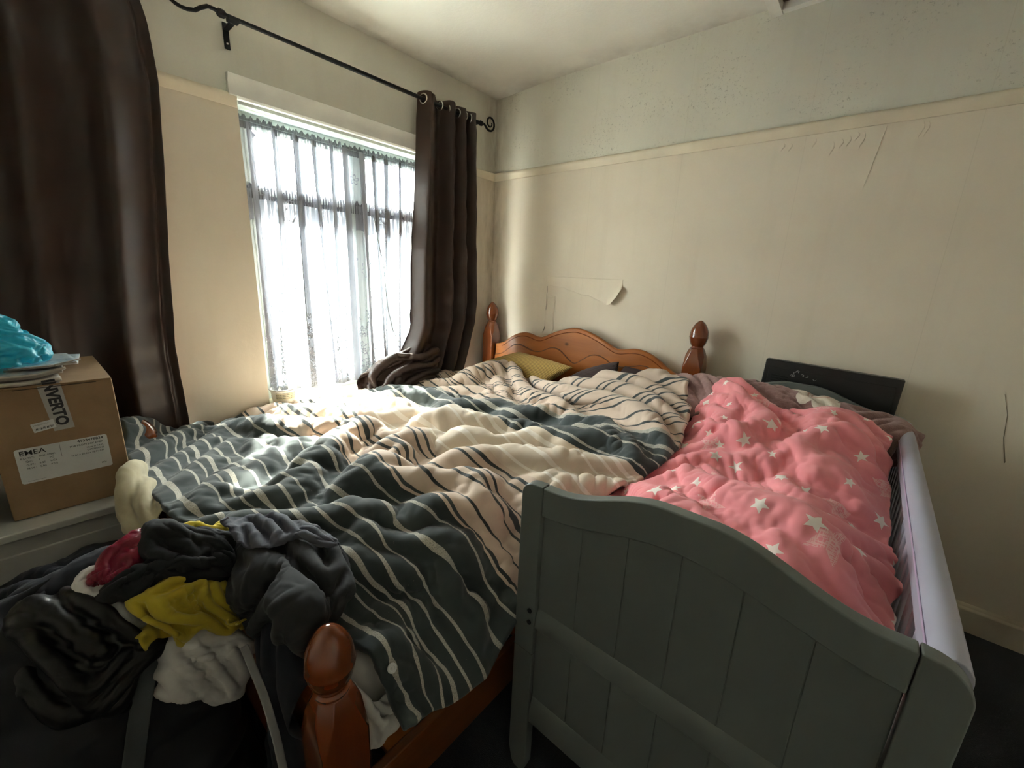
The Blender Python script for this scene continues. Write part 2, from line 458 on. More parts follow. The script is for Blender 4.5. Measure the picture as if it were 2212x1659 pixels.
# baseboards
def board(name, prof, axis, a0, a1):
    m = MB()
    m.prism(prof, a0, a1, 'yz' if axis == 'x' else 'xz'); return struct(m.build(name, M_TRIM, bevel=.002))
bp = [(0, 0), (0, .124), (-.006, .124), (-.010, .118), (-.010, .110), (-.016, .104), (-.018, .098), (-.018, 0)]
board('baseboard_back', bp, 'x', 0, XR)
board('baseboard_left', [(-a, z) for a, z in bp], 'y', YF, 0)
# picture rail
rp = [(0, RB), (-.006, RB), (-.012, RB+.012), (-.020, RB+.030), (-.022, RB+.040), (-.018, RB+.048), (-.010, RT), (0, RT)]
board('trim_1', rp, 'x', 0, XR)
board('trim_2', [(-a, z) for a, z in rp], 'y', -.44, 0)
board('trim_3', [(-a, z) for a, z in rp], 'y', -2.03, -1.665)
# ceiling hatch frame by the back wall
hx = MB(); zc = CH+.006
hx.box(1.688, 1.735, -.75, -.001, zc-.040, zc+.01).box(1.735, 2.50, -.034, -.001, zc-.036, zc+.01).box(2.50, 2.545, -.75, -.001, zc-.040, zc+.01).box(1.735, 2.50, -.75, -.705, zc-.040, zc+.01)
struct(hx.build('trim_4', M_WHITE, bevel=.002))
hp = MB().box(1.735, 2.50, -.705, -.034, zc-.006, zc+.004).build('trim_5', simple('brown_hatch_board', (.16, .11, .08), .7)); struct(hp)

# torn wallpaper
def edge_z(x):
    return float(np.interp(x, [.53, .60, .68, .74, .78, .835, .87, .93, .98, 1.013, 1.04, 1.07, 1.098, 1.105],
                           [1.347, 1.341, 1.329, 1.312, 1.306, 1.298, 1.297, 1.280, 1.262, 1.243, 1.258, 1.288, 1.335, 1.345]))
def flap():
    xs = np.linspace(.53, 1.10, 140); P = np.zeros((26, 140, 3)); r = np.random.default_rng(3)
    jag = np.cumsum(r.normal(0, .0012, 140)); jag -= np.linspace(jag[0], jag[-1], 140)
    for j, x in enumerate(xs):
        ez = edge_z(x)+jag[j]; top = 1.40
        g = np.interp(x, [.53, .62, .8, .95, 1.02, 1.09, 1.10], [.002, .003, .007, .016, .034, .040, .036])
        for i, s in enumerate(np.linspace(0, 1, 26)):
            P[i, j] = (x + (.012*s**4 if x > 1.0 else 0), -.0012-g*s**3.0, top+(ez-top)*s)
    o = sheet('torn_wallpaper', P, M_WALL, wb, thick=.0006, sub=0); return o
flap()
P = np.zeros((40, 8, 3))
for i, s in enumerate(np.linspace(0, 1, 40)):
    z = 1.27-.27*s; lift = .010*s**1.5
    for j, w in enumerate(np.linspace(0, 1, 8)):
        P[i, j] = (.537-.022*max(0, s-.85)/.15+.07*w+(.004*math.sin(9*s)), -.001-lift*(1-w)**2, z)
sheet('torn_wallpaper', P, M_WALL, wb, thick=.0006, sub=0)
M_GAP = simple('dark_plaster_and_gap_shade', (.05, .04, .03), .95)
m = MB(); zs = np.linspace(1.335, 1.0, 12)
pts = [(.5355+.002*math.sin(i*2.1)-(.02*max(0, i-9)/2), z) for i, z in enumerate(zs)]
m.prism([(x-.0007-.0022*(i/11)**1.5, z) for i, (x, z) in enumerate(pts)]+[(x+.0006+.001*(i/11), z) for i, (x, z) in reversed(list(enumerate(pts)))], -.0012, 0)
m.build('wallpaper_crack', M_GAP, wb)
m = MB().prism([(2.8015, .76), (2.7765, .86), (2.7665, .95), (2.742, 1.03), (2.743, 1.03), (2.768, .95), (2.779, .86), (2.804, .765)], -.0012, 0).build('wallpaper_crack', simple('shallow_crack', (.22, .19, .14), .9), wb)
# little paper wrinkles below the rail
wr = MB(); r = random.Random(4)
for x in (1.83, 1.86, 1.95, 2.02, 2.05, 2.075, 2.10, 2.12, 2.30, 2.315):
    z = RB-.01-(r.random()*.03 if x < 2.2 else 0); L = r.uniform(.03, .07)
    wr.tube([(x+.006*math.sin(k), -.0005, z-L*k/5) for k in range(6)], [.0008, .002, .003, .0028, .002, .0006], 6)
wr.tube([(2.19-.004*k, -.0005, 2.05-.03*k) for k in range(9)], [.001]+[.0022]*7+[.0006], 6)
wr.build('wallpaper_wrinkle', M_WALL, wb, smooth=True)

# ------------------------------------------------------------------ windows
def glass_mat():
    t = NT('window_glass'); tr = t.n('ShaderNodeBsdfTransparent'); gl = t.n('ShaderNodeBsdfGlossy'); gl.inputs[1].default_value = .02
    tr.inputs[0].default_value = (.93, .97, .96, 1)
    mx = t.n('ShaderNodeMixShader'); mx.inputs[0].default_value = .04
    t.l(tr.outputs[0], mx.inputs[1]); t.l(gl.outputs[0], mx.inputs[2]); t.l(mx.outputs[0], t.out.inputs[0]); return t.m
M_GLASS = glass_mat()
def window(n, y0, y1, z0, z1, ztr, ym):
    root = MB()
    X0, X1 = -.16, -.095
    fw = .045
    root.box(X0, X1, y0, y0+fw, z0, z1).box(X0, X1, y1-fw, y1, z0, z1).box(X0, X1, y0+fw, y1-fw, z1-fw, z1).box(X0, X1, y0+fw, y1-fw, z0, z0+fw)
    root.box(X0, X1, ym-.024, ym+.024, z0+fw, z1-fw)
    o = struct(root.build('window_%d' % n, M_UPVC, bevel=.004))
    for a, b in ((y0+fw, ym-.024), (ym+.024, y1-fw)):
        s = MB(); t = .028; A, B = X0+.01, X1+.012
        s.box(A, B, a, a+t, z0+fw, z1-fw).box(A, B, b-t, b, z0+fw, z1-fw).box(A, B, a+t, b-t, z1-fw-t, z1-fw).box(A, B, a+t, b-t, z0+fw, z0+fw+t)
        s.box(A, B, a+t, b-t, ztr-.022, ztr+.022)
        so = s.build('sash', M_UPVC, o, bevel=.004)
        MB().box(-.131, -.127, a+t, b-t, z0+fw+t, z1-fw-t).build('window_pane', M_GLASS, o)
    return o
window(1, *W1, 1.745, -1.05)
window(2, *W2, 1.745, -2.5)
# sill boards and the moulded header over the window
for n, (y0, y1, z0, z1) in (('trim_6', W1), ('trim_7', W2)):
    struct(MB().box(-.095, .035, y0+.002, y1-.002, z0-.03, z0+.004).build(n, M_TRIM, bevel=.006))
hd = [(0, 2.088), (.018, 2.090), (.024, 2.100), (.020, 2.125), (.022, 2.150), (.030, 2.166), (.034, 2.180), (.0, 2.184)]
struct(MB().prism(hd, -1.695, -.41, 'xz').build('trim_8', M_WHITE, bevel=.0015))
struct(MB().box(-.095, -.002, -1.655, -.445, 2.075, 2.094).build('trim_9', M_UPVC, bevel=.002))

# ------------------------------------------------------------------ outside
M_PAVE = simple('pale_paving', (.62, .60, .56), .9)
struct(MB().box(-14, -.3, -12, 9, -.5, -.4).build('ground_outside', M_PAVE))
M_FEN = simple('blue_grey_fence_paint', (.40, .47, .50), .8, var=.1)
fe = thing('garden_fence', 'pale blue grey board fence standing outside beyond the net curtain', 'fence', (-3.2, -.6, -.4))
r = random.Random(5)
fb = MB()
for k in range(46): fb.box(-3.22, -3.2, -4.2+k*.16, -4.2+k*.16+.145, -.4, 1.62+.02*r.random())
fb.build('fence_board', M_FEN, fe)
for k in range(5): MB().box(-3.30, -3.22, -4.1+k*1.75, -4.0+k*1.75, -.4, 1.78).build('fence_post', M_FEN, fe)
# ------------------------------------------------------------------ curtain rod and curtains
M_BLACK = simple('black_iron', (.012, .013, .016), .45, metal=.6, var=.2)
M_CHROME = simple('brushed_metal', (.7, .7, .68), .25, metal=1.0)
def spiral(c, y, d, turns=1.35, r0=.062):
    pts = []
    return pts
ROD_X, ROD_Z = .095, 2.357
rod = thing('curtain_rod', 'long black iron curtain rod with curled scroll ends above the lace curtained window', 'curtain rod', (ROD_X, -1.0, ROD_Z))
MB().tube([(ROD_X, -1.725, ROD_Z), (ROD_X, -1.25, ROD_Z)], .0085, 14).build('rod_pole', M_BLACK, rod, smooth=True)
MB().tube([(ROD_X, -1.32, ROD_Z), (ROD_X, -.245, ROD_Z)], .0105, 14).build('rod_pole', M_BLACK, rod, smooth=True)
def scroll(y0, sgn, s=1.0):
    pts = [(0, 0), (.02, -.002), (.045, .004)]
    # dip then curl back on itself
    c = (.105, .028); r0 = .058
    P = [(0, .0), (.018, .004), (.036, .004), (.055, -.008), (.072, -.022)]
    a0 = math.radians(-118)
    for i in range(34):
        k = i/33; a = a0+k*math.radians(500); r = r0*(1-.70*k)
        P.append((c[0]+r*math.cos(a), c[1]+r*math.sin(a)))
    return [(ROD_X+.002*i/len(P), y0+sgn*s*p[0], ROD_Z+s*p[1]) for i, p in enumerate(P)]
for y0, sg in ((-1.715, -1), (-.25, 1)):
    pts = scroll(y0, sg, .82 if sg > 0 else 1.25)
    n = len(pts); MB().tube(pts, [.0075*(1-.45*i/n) for i in range(n)], 10).build('scroll_finial', M_BLACK, rod, smooth=True)
    MB().lathe([(.012, -.014), (.0155, -.008), (.0155, .008), (.012, .014)], (ROD_X, y0, ROD_Z), 16, 'y').build('collar', M_BLACK, rod, smooth=True)
for y in (-1.675, -.30):
    b = MB().box(0, .006, y-.011, y+.011, ROD_Z-.085, ROD_Z+.012).box(.0, ROD_X-.006, y-.010, y+.010, ROD_Z-.018, ROD_Z-.009).box(ROD_X-.016, ROD_X+.016, y-.020, y+.020, ROD_Z-.016, ROD_Z-.0)
    b.build('bracket', M_BLACK, rod, bevel=.002)
    MB().lathe([(.005, 0), (.004, .003), (.001, .004)], (0, 0, 0), 10).build('screw', M_CHROME, rod)
for o in [c for c in rod.children if c.name.startswith('screw')]:
    o.data.transform(Matrix.Translation((.006, -1.675 if o.name == 'screw' else -.30, ROD_Z-.065)) @ Matrix.Rotation(math.pi/2, 4, 'Y'))

def satin_mat():
    t = NT('brown_satin_curtain'); u = t.uv(); o = t.obj()
    t.base(t.ramp(t.noise(o, 8, 3), [(.3, (.021, .0092, .0058)), (.7, (.030, .0133, .0086))]))
    t.p(Roughness=.42, Sheen_Weight=.10, Sheen_Roughness=.35, Sheen_Tint=(.55, .36, .27, 1), Anisotropic=.5)
    t.bump(t.noise(t.mapv(u, (900, 300, 1)), 1.0, 2), .12, .0005); return t.m
M_SATIN = satin_mat()

def curtain_right():
    nu, nv = 150, 190; P = np.zeros((nu, nv, 3)); rng = np.random.default_rng(2)
    zt, zb = 2.405, .70
    t = np.linspace(0, 1, nv)
    for i, s in enumerate(np.linspace(0, 1, nu)):
        z = zt+(zb-zt)*s
        yl = np.interp(z, [.70, .87, 1.07, 1.47, 1.84, 2.30, 2.42], [-.90, -.85, -.805, -.79, -.755, -.728, -.725])
        yr = np.interp(z, [.70, .85, 1.07, 1.2, 1.6, 2.42], [-.43, -.38, -.312, -.30, -.315, -.335])
        # first pleat is wide, the others narrow
        ph = np.interp(t, [0, .14, .40, .54, .67, .79, .90, 1.0], [-1, 0, 1, 2, 3, 4, 5, 6])*math.pi
        yy = yl+(yr-yl)*np.interp(t, [0, .14, .40, .54, .67, .79, .90, 1.0], [.0, .07, .42, .53, .66, .77, .90, 1.0])
        amp = np.interp(t, [0, .28, .6, 1], [.052, .046, .040, .036])*np.interp(s, [0, .1, .7, 1], [.85, 1.0, 1.0, .9])
        x = ROD_X+.004-np.cos(ph+.22*math.sin(5*s+1))*amp*-1.0
        P[i, :, 0] = x+.010*s*np.sin(7*t+2); P[i, :, 1] = yy+.006*np.sin(ph*1.0+1.57); P[i, :, 2] = z
    P = crumple_field(P, .0022, .10, .30, 5)
    # the lower left is pulled out towards the sill
    for i, s in enumerate(np.linspace(0, 1, nu)):
        k = max(0, (s-.80)/.20)**1.6
        w = np.clip(1-t/.45, 0, 1)**1.2
        P[i, :, 1] -= .20*k*w; P[i, :, 0] += .05*k*w; P[i, :, 2] += .05*k*w
    return P
cr = thing('brown_curtain', 'gathered brown eyelet curtain hanging right of the lace curtain, hem heaped on the sill', 'curtain', (ROD_X, -.55, .70))
P = curtain_right()
# scalloped top edge
tt = np.linspace(0, 1, P.shape[1]); P[:, :, 2] += (np.clip(1-np.arange(P.shape[0])/14, 0, 1)[:, None])*(.007*np.sin(tt*30)[None, :]-.010)
sheet('curtain_panel', P, M_SATIN, cr, uvw=1.4, uvh=1.7, thick=.003, sub=1)
def eyelet(c, nrm, parent, R=.024):
    n = Vector(nrm).normalized(); a = n.orthogonal().normalized(); b = n.cross(a)
    pts = [Vector(c)+(a*math.cos(k*math.pi/12)+b*math.sin(k*math.pi/12))*R for k in range(25)]
    MB().tube(pts, .0042, 8, close=False).build('eyelet', M_CHROME, parent, smooth=True)
eyelet((ROD_X+.006, -.722, ROD_Z), (.25, -.97, 0), cr)
for y in (-.60, -.53, -.46, -.40, -.35): eyelet((ROD_X, y, ROD_Z), (.3 if int(y*100) % 2 else -.3, 1, 0), cr)
# the heaped hem
C = [[(.10, -.86, .90), (.12, -.78, .94), (.13, -.70, .92), (.12, -.62, .86)],
     [(.06, -.98, .84), (.12, -.90, .87), (.16, -.79, .86), (.15, -.66, .82)],
     [(.04, -1.10, .80), (.10, -1.00, .84), (.16, -.87, .83), (.18, -.70, .78)],
     [(.05, -1.17, .76), (.10, -1.08, .79), (.17, -.95, .78), (.20, -.76, .75)],
     [(.08, -1.19, .705), (.13, -1.12, .72), (.19, -1.00, .72), (.22, -.82, .71)]]
T = lattice(C, 84, 96)
P = drape(T, 1.32, 1.34, 21, 3, .022, .07, .10, .7, spread=.10, bend=(.25, .08), cr=.003)
sheet('curtain_hem', P, M_SATIN, cr, uvw=.5, uvh=.4, thick=.003)

def curtain_left():
    nu, nv = 90, 150; P = np.zeros((nu, nv, 3)); t = np.linspace(0, 1, nv)
    for i, s in enumerate(np.linspace(0, 1, nu)):
        z = 2.50+(.30-2.50)*s
        ye = np.interp(z, [.3, .7, 1.03, 1.33, 1.67, 2.05, 2.25, 2.5], [-2.03, -2.03, -2.035, -2.015, -1.985, -1.955, -1.965, -2.02])
        yy = ye-(.95+.0*s)*t
        ph = t*2*math.pi*4.6
        amp = .036*np.interp(t, [0, .05, 1], [.2, 1, 1])
        P[i, :, 0] = .085-amp*np.sin(ph+.35+.2*math.sin(3*s))-.028*(t < .03); P[i, :, 1] = yy+.014*np.cos(ph); P[i, :, 2] = z
    P = crumple_field(P, .003, .12, .5, 8); P[..., 0] = np.maximum(P[..., 0], .012)
    return P
cl = thing('brown_curtain', 'large dark brown curtain hanging behind the cardboard box at the left edge', 'curtain', (.085, -2.4, .30))
sheet('curtain_panel', curtain_left(), M_SATIN, cl, uvw=1.4, uvh=2.2, thick=.003)
hem = np.zeros((60, 10, 3))

# ------------------------------------------------------------------ lace net curtain
def lace_mat(den=.50, hemdense=True):
    t = NT('white_lace'); u = t.uv(); x, y, _ = t.xyz(u)     # uv metres: x across, y down
    df = t.n('ShaderNodeBsdfDiffuse'); df.inputs[0].default_value = (.26, .265, .30, 1)
    tl = t.n('ShaderNodeBsdfTranslucent'); tl.inputs[0].default_value = (.014, .0152, .018, 1)
    tr = t.n('ShaderNodeBsdfTransparent')
    a = t.n('ShaderNodeAddShader'); t.l(df.outputs[0], a.inputs[0]); t.l(tl.outputs[0], a.inputs[1])
    def rosette(scale, pr, lw, off, keep):
        v = t.mapv(u, (1, 1, 1), off)
        vo = t.n('ShaderNodeTexVoronoi'); vo.voronoi_dimensions = '2D'; t.l(v, vo.inputs['Vector']); vo.inputs['Scale'].default_value = scale
        vp = t.n('ShaderNodeVectorMath', operation='SUBTRACT'); t.l(v, vp.inputs[0]); t.l(vo.outputs['Position'], vp.inputs[1])
        px, py, _ = t.xyz(vp.outputs[0]); cr = t.xyz(vo.outputs['Color'])
        ang = t.math('ADD', t.math('ARCTAN2', py, px), cr[0]); rad = t.math('SQRT', t.math('ADD', t.math('MULTIPLY', px, px), t.math('MULTIPLY', py, py)))
        pet = t.math('MULTIPLY', t.math('ADD', t.math('ABSOLUTE', t.math('SINE', t.math('MULTIPLY', ang, 2.5))), .35), pr)
        f = t.math('LESS_THAN', t.math('ABSOLUTE', t.math('SUBTRACT', rad, pet)), lw)
        f = t.math('MAXIMUM', f, t.math('LESS_THAN', rad, pr*.28))
        return f, cr[2]
    yn = t.math('DIVIDE', y, 1.35)
    low = t.ramp(yn, [(.45, .0), (.62, .25), (.76, .6), (.95, .9)])
    f1, c1 = rosette(11, .0190, .0036, (0, 0, 0), 1); f2, c2 = rosette(21, .0100, .0028, (.4, .2, 0), 1)
    f1 = t.math('MULTIPLY', f1, t.math('LESS_THAN', c1, t.math('ADD', .10, low))); f2 = t.math('MULTIPLY', f2, t.math('LESS_THAN', c2, t.math('SUBTRACT', low, .05)))
    ten = t.noise(u, 17, 1, .4, 1.8)
    tend = t.math('MULTIPLY', t.math('LESS_THAN', t.math('ABSOLUTE', t.math('SUBTRACT', ten, .5)), .022), t.math('LESS_THAN', t.noise(u, 4, 1), t.math('ADD', .38, t.math('MULTIPLY', low, .3))))
    hem = t.math('GREATER_THAN', yn, .985)
    pat = t.math('MAXIMUM', t.math('MAXIMUM', f1, f2), t.math('MAXIMUM', tend, hem))
    ga = t.n('ShaderNodeAttribute'); ga.attribute_name = 'gather'
    g = t.math('MULTIPLY', ga.outputs['Fac'], 1.0)
    # sheer weave: density wanders a little along the threads
    wv = t.math('MULTIPLY', t.math('SUBTRACT', t.noise(t.mapv(u, (70, 2.5, 1)), 1.0, 3, .6), .42), .55)
    d = t.math('ADD', den, wv, clamp=True)
    d = t.math('MAXIMUM', d, t.math('MAXIMUM', pat, g))
    mx = t.n('ShaderNodeMixShader'); t.l(d, mx.inputs[0]); t.l(tr.outputs[0], mx.inputs[1]); t.l(a.outputs[0], mx.inputs[2]); t.l(mx.outputs[0], t.out.inputs[0])
    return t.m
M_LACE = lace_mat(.30); M_VAL = lace_mat(.97)
def folded_rows(y0, y1, folds, n, seed, w=.030):
    """path across the window: sheet in plan with Z folds at given positions -> arrays y, x offset, and fabric length"""
    r = np.random.default_rng(seed); ys = [y0]; xs = [0.0]
    for f in folds:
        ww = w*r.uniform(.7, 1.25)
        ys += [f, f-ww*.9, f+.01]; xs += [.006, .014, -.002]
    ys.append(y1); xs.append(0.0)
    ys = np.array(ys); xs = np.array(xs); L = np.concatenate([[0], np.cumsum(np.hypot(np.diff(ys), np.diff(xs)))])
    s = np.linspace(0, L[-1], n); g = np.zeros(n)
    for i in range(len(folds)):
        a, b = L[1+3*i+1], L[1+3*i+2]
        m = (s >= a-.004) & (s <= b+.004); g[m] = 1.0
    return np.interp(s, L, ys), np.interp(s, L, xs), L[-1], g
def lace(parent, name, y0, y1, zt, zb, folds, seed, mat, x0=-.062, scallop=.014, nscal=9, sag=.0, amp=.008):
    nu, nv = 90, 420; Y, X, L, GA = folded_rows(y0, y1, folds, nv, seed)
    Y2, X2, L2, GB = folded_rows(y0+.03, y1, [f+.055*math.sin(i*1.7+seed) for i, f in enumerate(folds)], nv, seed+1, .036)
    P = np.zeros((nu, nv, 3)); t = np.linspace(0, 1, nv)
    k = np.arange(nv)
    for i, s in enumerate(np.linspace(0, 1, nu)):
        b = s**1.2
        yy = Y*(1-b)+Y2*b; xx = X*(1-b)+X2*b
        P[i, :, 1] = yy; P[i, :, 0] = x0+xx+amp*np.sin(t*60+2*s)*(.5+.5*s)+.004*np.sin(t*131+s)
        zb2 = zb+scallop*np.abs(np.sin(t*math.pi*nscal))
        P[i, :, 2] = (zt-sag*np.sin(math.pi*t))+(zb2-zt+sag*np.sin(math.pi*t))*s
    o = sheet(name, P, mat, parent, uvw=L, uvh=abs(zt-zb), thick=0, sub=0)
    at = o.data.attributes.new('gather', 'FLOAT', 'POINT')
    gg = np.linspace(0, 1, nu)[:, None]; G_ = GA[None, :]*np.ones((nu, 1)); at.data.foreach_set('value', G_.ravel().astype(np.float32)); return o
lc = thing('lace_curtain', 'white lace net curtain with flower hem covering the bright window', 'lace curtain', (-.06, -1.05, .70))
fo = [-1.60, -1.49, -1.385, -1.30, -1.21, -1.13, -1.03, -.955, -.87, -.78]
lace(lc, 'lace_panel', -1.655, -.62, 2.028, .716, fo, 3, M_LACE)
# gathered header on its wire
def header(parent, y0, y1, z, mat, seed, x0=-.062, h=.022):
    nu, nv = 8, 560; P = np.zeros((nu, nv, 3)); t = np.linspace(0, 1, nv); r = np.random.default_rng(seed)
    nz = np.cumsum(r.normal(0, .5, nv)); nz = (nz-np.convolve(nz, np.ones(25)/25, 'same'))
    for i, s in enumerate(np.linspace(0, 1, nu)):
        P[i, :, 1] = y0+(y1-y0)*t; P[i, :, 0] = x0+.006*np.sin(t*520+nz*.6)*(.4+s*.6)
        P[i, :, 2] = z+h*(1-s)*(1+.35*np.sin(t*230+nz))-.030*s-.004*np.sin(t*math.pi)
    return sheet('gathered_header', P, mat, parent, uvw=2.6, uvh=.05, thick=0, sub=0)
def dens_mat():
    t = NT('gathered_lace'); df = t.n('ShaderNodeBsdfDiffuse'); df.inputs[0].default_value = (.28, .29, .33, 1)
    tl = t.n('ShaderNodeBsdfTranslucent'); tl.inputs[0].default_value = (.011, .0125, .015, 1); tr = t.n('ShaderNodeBsdfTransparent')
    a = t.n('ShaderNodeMixShader'); t.l(df.outputs[0], a.inputs[1]); t.l(tl.outputs[0], a.inputs[2]); m = t.n('ShaderNodeMixShader')
    t.l(t.ramp(t.noise(t.mapv(t.uv(), (60, 12, 1)), 1.0, 2), [(.3, .85), (.7, .99)]), m.inputs[0]); t.l(tr.outputs[0], m.inputs[1]); t.l(a.outputs[0], m.inputs[2]); t.l(m.outputs[0], t.out.inputs[0]); return t.m
M_GATH = dens_mat()
header(lc, -1.655, -.60, 2.03, M_GATH, 4)
MB().tube([(-.058, y, 2.032-.006*math.sin((y+1.66)/1.1*math.pi)) for y in np.linspace(-1.66, -.46, 16)], .0016, 6).build('curtain_wire', simple('grey_wire', (.25, .28, .3), .5), lc)
vl = thing('net_valance', 'short scalloped blue white net valance hanging at the window transom', 'net valance', (-.086, -1.05, 1.60))
def valance():
    nu, nv = 24, 420; P = np.zeros((nu, nv, 3)); t = np.linspace(0, 1, nv)
    for i, s in enumerate(np.linspace(0, 1, nu)):
        P[i, :, 1] = -1.655+1.20*t; P[i, :, 0] = -.083+.005*np.sin(t*90)
        zb = 1.585+.030*np.abs(np.sin(t*math.pi*9)); P[i, :, 2] = 1.745+(zb-1.745)*s
    return P
sheet('valance_panel', valance(), M_VAL, vl, uvw=1.8, uvh=.16, thick=0, sub=0)
header(vl, -1.655, -.46, 1.735, M_GATH, 9, x0=-.083, h=.03)
# cable
tag(MB().tube([(-.045, -.98, 1.70), (-.045, -.95, 1.52), (-.044, -.925, 1.42), (-.044, -.92, 1.30), (-.044, -.905, 1.15), (-.044, -.875, 1.02), (-.044, -.83, .94)], .0028, 8).build('cable', simple('grey_cable', (.28, .30, .31), .5), smooth=True),
    'thin grey cable hanging behind the lace between mullion and brown curtain', 'cable')
# tub on the sill
tb = thing('plastic_tub', 'small white plastic tub with a printed label standing on the window sill', 'tub', (-.01, -1.57, .694))
M_PL = simple('white_plastic', (.72, .72, .66), .35, Transmission_Weight=.0)
MB().lathe([(.050, 0), (.053, .004), (.060, .062), (.064, .064), (.064, .070), (.058, .070), (.051, .008), (.0, .006)], (-.01, -1.585, .694), 40).build('tub_body', M_PL, tb, smooth=True)
MB().tube([(-.01+.064*math.cos(a), -1.585+.064*math.sin(a), .763) for a in np.linspace(0, 2*math.pi, 41)], .003, 8, close=False).build('tub_rim', simple('grey_rim', (.3, .3, .3), .4), tb, smooth=True)
lb = MB(); n = 14
for i in range(n):
    a0 = -1.0+i*1.9/n; a1 = -1.0+(i+1)*1.9/n
    lb.add([(-.01+r*math.cos(a), -1.585+r*math.sin(a), z) for a, z, r in ((a0, .712, .0563), (a1, .712, .0563), (a1, .748, .0596), (a0, .748, .0596))], [(0, 1, 2, 3)])
def lab_mat():
    t = NT('printed_tub_label'); o = t.obj(); x, y, z = t.xyz(o)
    f = t.math('LESS_THAN', t.math('FRACT', t.math('MULTIPLY', z, 110)), .35); g = t.math('GREATER_THAN', t.noise(t.mapv(o, (0, 260, 1)), 1.0, 1), .47)
    t.base(t.mix(t.math('MULTIPLY', f, g), (.55, .52, .36), (.12, .12, .10))); return t.m
lb.build('tub_label', lab_mat(), tb)
# ------------------------------------------------------------------ the pine bed
M_PX = wood('honey_pine', (.21, .060, .010), (.42, .135, .024), 'x', 1.0, rough=.42, coat=.10)
M_PZ = wood('honey_pine_post', (.10, .022, .005), (.20, .048, .010), 'z', 1.0, rough=.2, coat=.7)
M_PY = wood('honey_pine_rail', (.11, .030, .007), (.24, .075, .016), 'y', 1.0)
M_CARVE_SHADE = simple('carved_shadow', (.10, .03, .01), .5)  # dark wood tone that paints shade into the carved line
bed = thing('double_bed', 'honey coloured pine double bed with carved headboard and acorn finial posts', 'bed', (.86, -1.1, 0))
def bed_post(x, y, zt, s=1.0):
    w = .050
    def octo(h, c): return [(-h, -h+c), (-h, h-c), (-h+c, h), (h-c, h), (h, h-c), (h, -h+c), (h-c, -h), (-h+c, -h)]
    zb = zt-.232
    m = MB(); rings = [(0, w, .004), (zb-.02, w, .004), (zb+.0, w, .012), (zb+.045, w*.96, .024), (zb+.070, w*.80, .022), (zb+.082, w*.68, .020)]
    base = 0
    for z, h, c in rings: m.v += [(x+a, y+b, z) for a, b in octo(h, c)]
    for i in range(len(rings)-1):
        for k in range(8): m.f.append((i*8+k, i*8+(k+1) % 8, i*8+8+(k+1) % 8, i*8+8+k))
    m.f.append(tuple(range(8))); m.f.append(tuple(len(rings)*8-8+k for k in reversed(range(8))))
    p = m.build('bed_post', M_PZ, bed, bevel=.004, seg=3, angle=25)
    h = zt-(zb+.080)
    prof = [(.034, 0), (.035, .006), (.030, .010), (.0295, .014), (.034, .020), (.041, .034), (.0455, .052), (.0475, .062), (.0485, .0655), (.0470, .069), (.0465, .080), (.0445, .098), (.0370, .118), (.0265, .136), (.0155, .1475), (.0070, .1535), (.0015, .155)]
    k = h/.155
    MB().lathe([(r, z*k) for r, z in prof], (x, y, zb+.080), 36).build('finial', M_PZ, p, smooth=True, angle=50)
bed_post(.094, -.085, 1.196); bed_post(1.614, -.085, 1.206)
bed_post(1.622, -2.145, .728); bed_post(.150, -2.19, .775)
# headboard
hxs = np.array([.140, .17, .22, .262, .31, .372, .42, .47, .52, .555, .59, .633, .70, .78, .86])
hzs = np.array([.885, .893, .905, .932, .966, .995, 1.005, 1.004, .990, .984, .990, 1.013, 1.043, 1.070, 1.084])
full_x = np.concatenate([hxs, (2*.86-hxs[:-1])[::-1]]); full_z = np.concatenate([hzs, hzs[:-1][::-1]])
X = np.linspace(.140, 1.572, 110); Z = np.interp(X, full_x, full_z)
ker = np.hanning(9); ker /= ker.sum(); Z = np.convolve(np.pad(Z, 4, 'edge'), ker, 'valid')
MB().strip(X, Z, [.42]*110, -.098, -.066).build('headboard', M_PX, bed, bevel=.009, seg=3, angle=50)
# inner routed moulding and the lower fielded board with its wavy top
gx = [.145, .22, .28, .335, .39, .45, .52, .585, .63, .68, .74, .80, .86]
gz = [.800, .820, .862, .905, .915, .898, .878, .885, .910, .932, .925, .880, .838]
gfx = np.concatenate([gx, (2*.86-np.array(gx[:-1]))[::-1]]); gfz = np.concatenate([gz, np.array(gz[:-1])[::-1]])
X2 = np.linspace(.147, 1.565, 110); Z2 = np.interp(X2, gfx, gfz); Z2 = np.convolve(np.pad(Z2, 4, 'edge'), ker, 'valid')
MB().strip(X2, Z2, [.45]*110, -.105, -.097).build('carved_panel', M_PX, bed, bevel=.004, seg=2, angle=50)
MB().tube([(x, -.0975, z+.002) for x, z in zip(X2, Z2)], .0032, 6).build('carved_groove', M_CARVE_SHADE, bed, smooth=True)  # dark tube stands in for the shade in the groove
X3 = X[6:-6]; Z3 = Z[6:-6]-.026
MB().tube([(x, -.0972, z) for x, z in zip(X3, Z3)], .0028, 6).build('carved_groove', M_PZ, bed, smooth=True)
MB().box(1.607, 1.633, -2.10, -.13, .105, .255).build('side_rail', M_PY, bed, bevel=.004)
MB().box(.10, .126, -2.14, -.13, .105, .255).build('side_rail', M_PY, bed, bevel=.004)
MB().box(.19, 1.575, -2.17, -2.14, .105, .50).build('footboard', M_PX, bed, bevel=.008)
sl = MB()
for k in range(12): sl.box(.126, 1.607, -2.02+k*.16, -1.94+k*.16, .236, .254)
sl.build('bed_slat', M_PX, bed, bevel=.002)
M_MATT = fabric('white_mattress_ticking', (.62, .61, .58), var=.03)
mt = MB().box(.135, 1.590, -2.10, -.13, .256, .545).build('mattress', M_MATT, bevel=.05, seg=5)
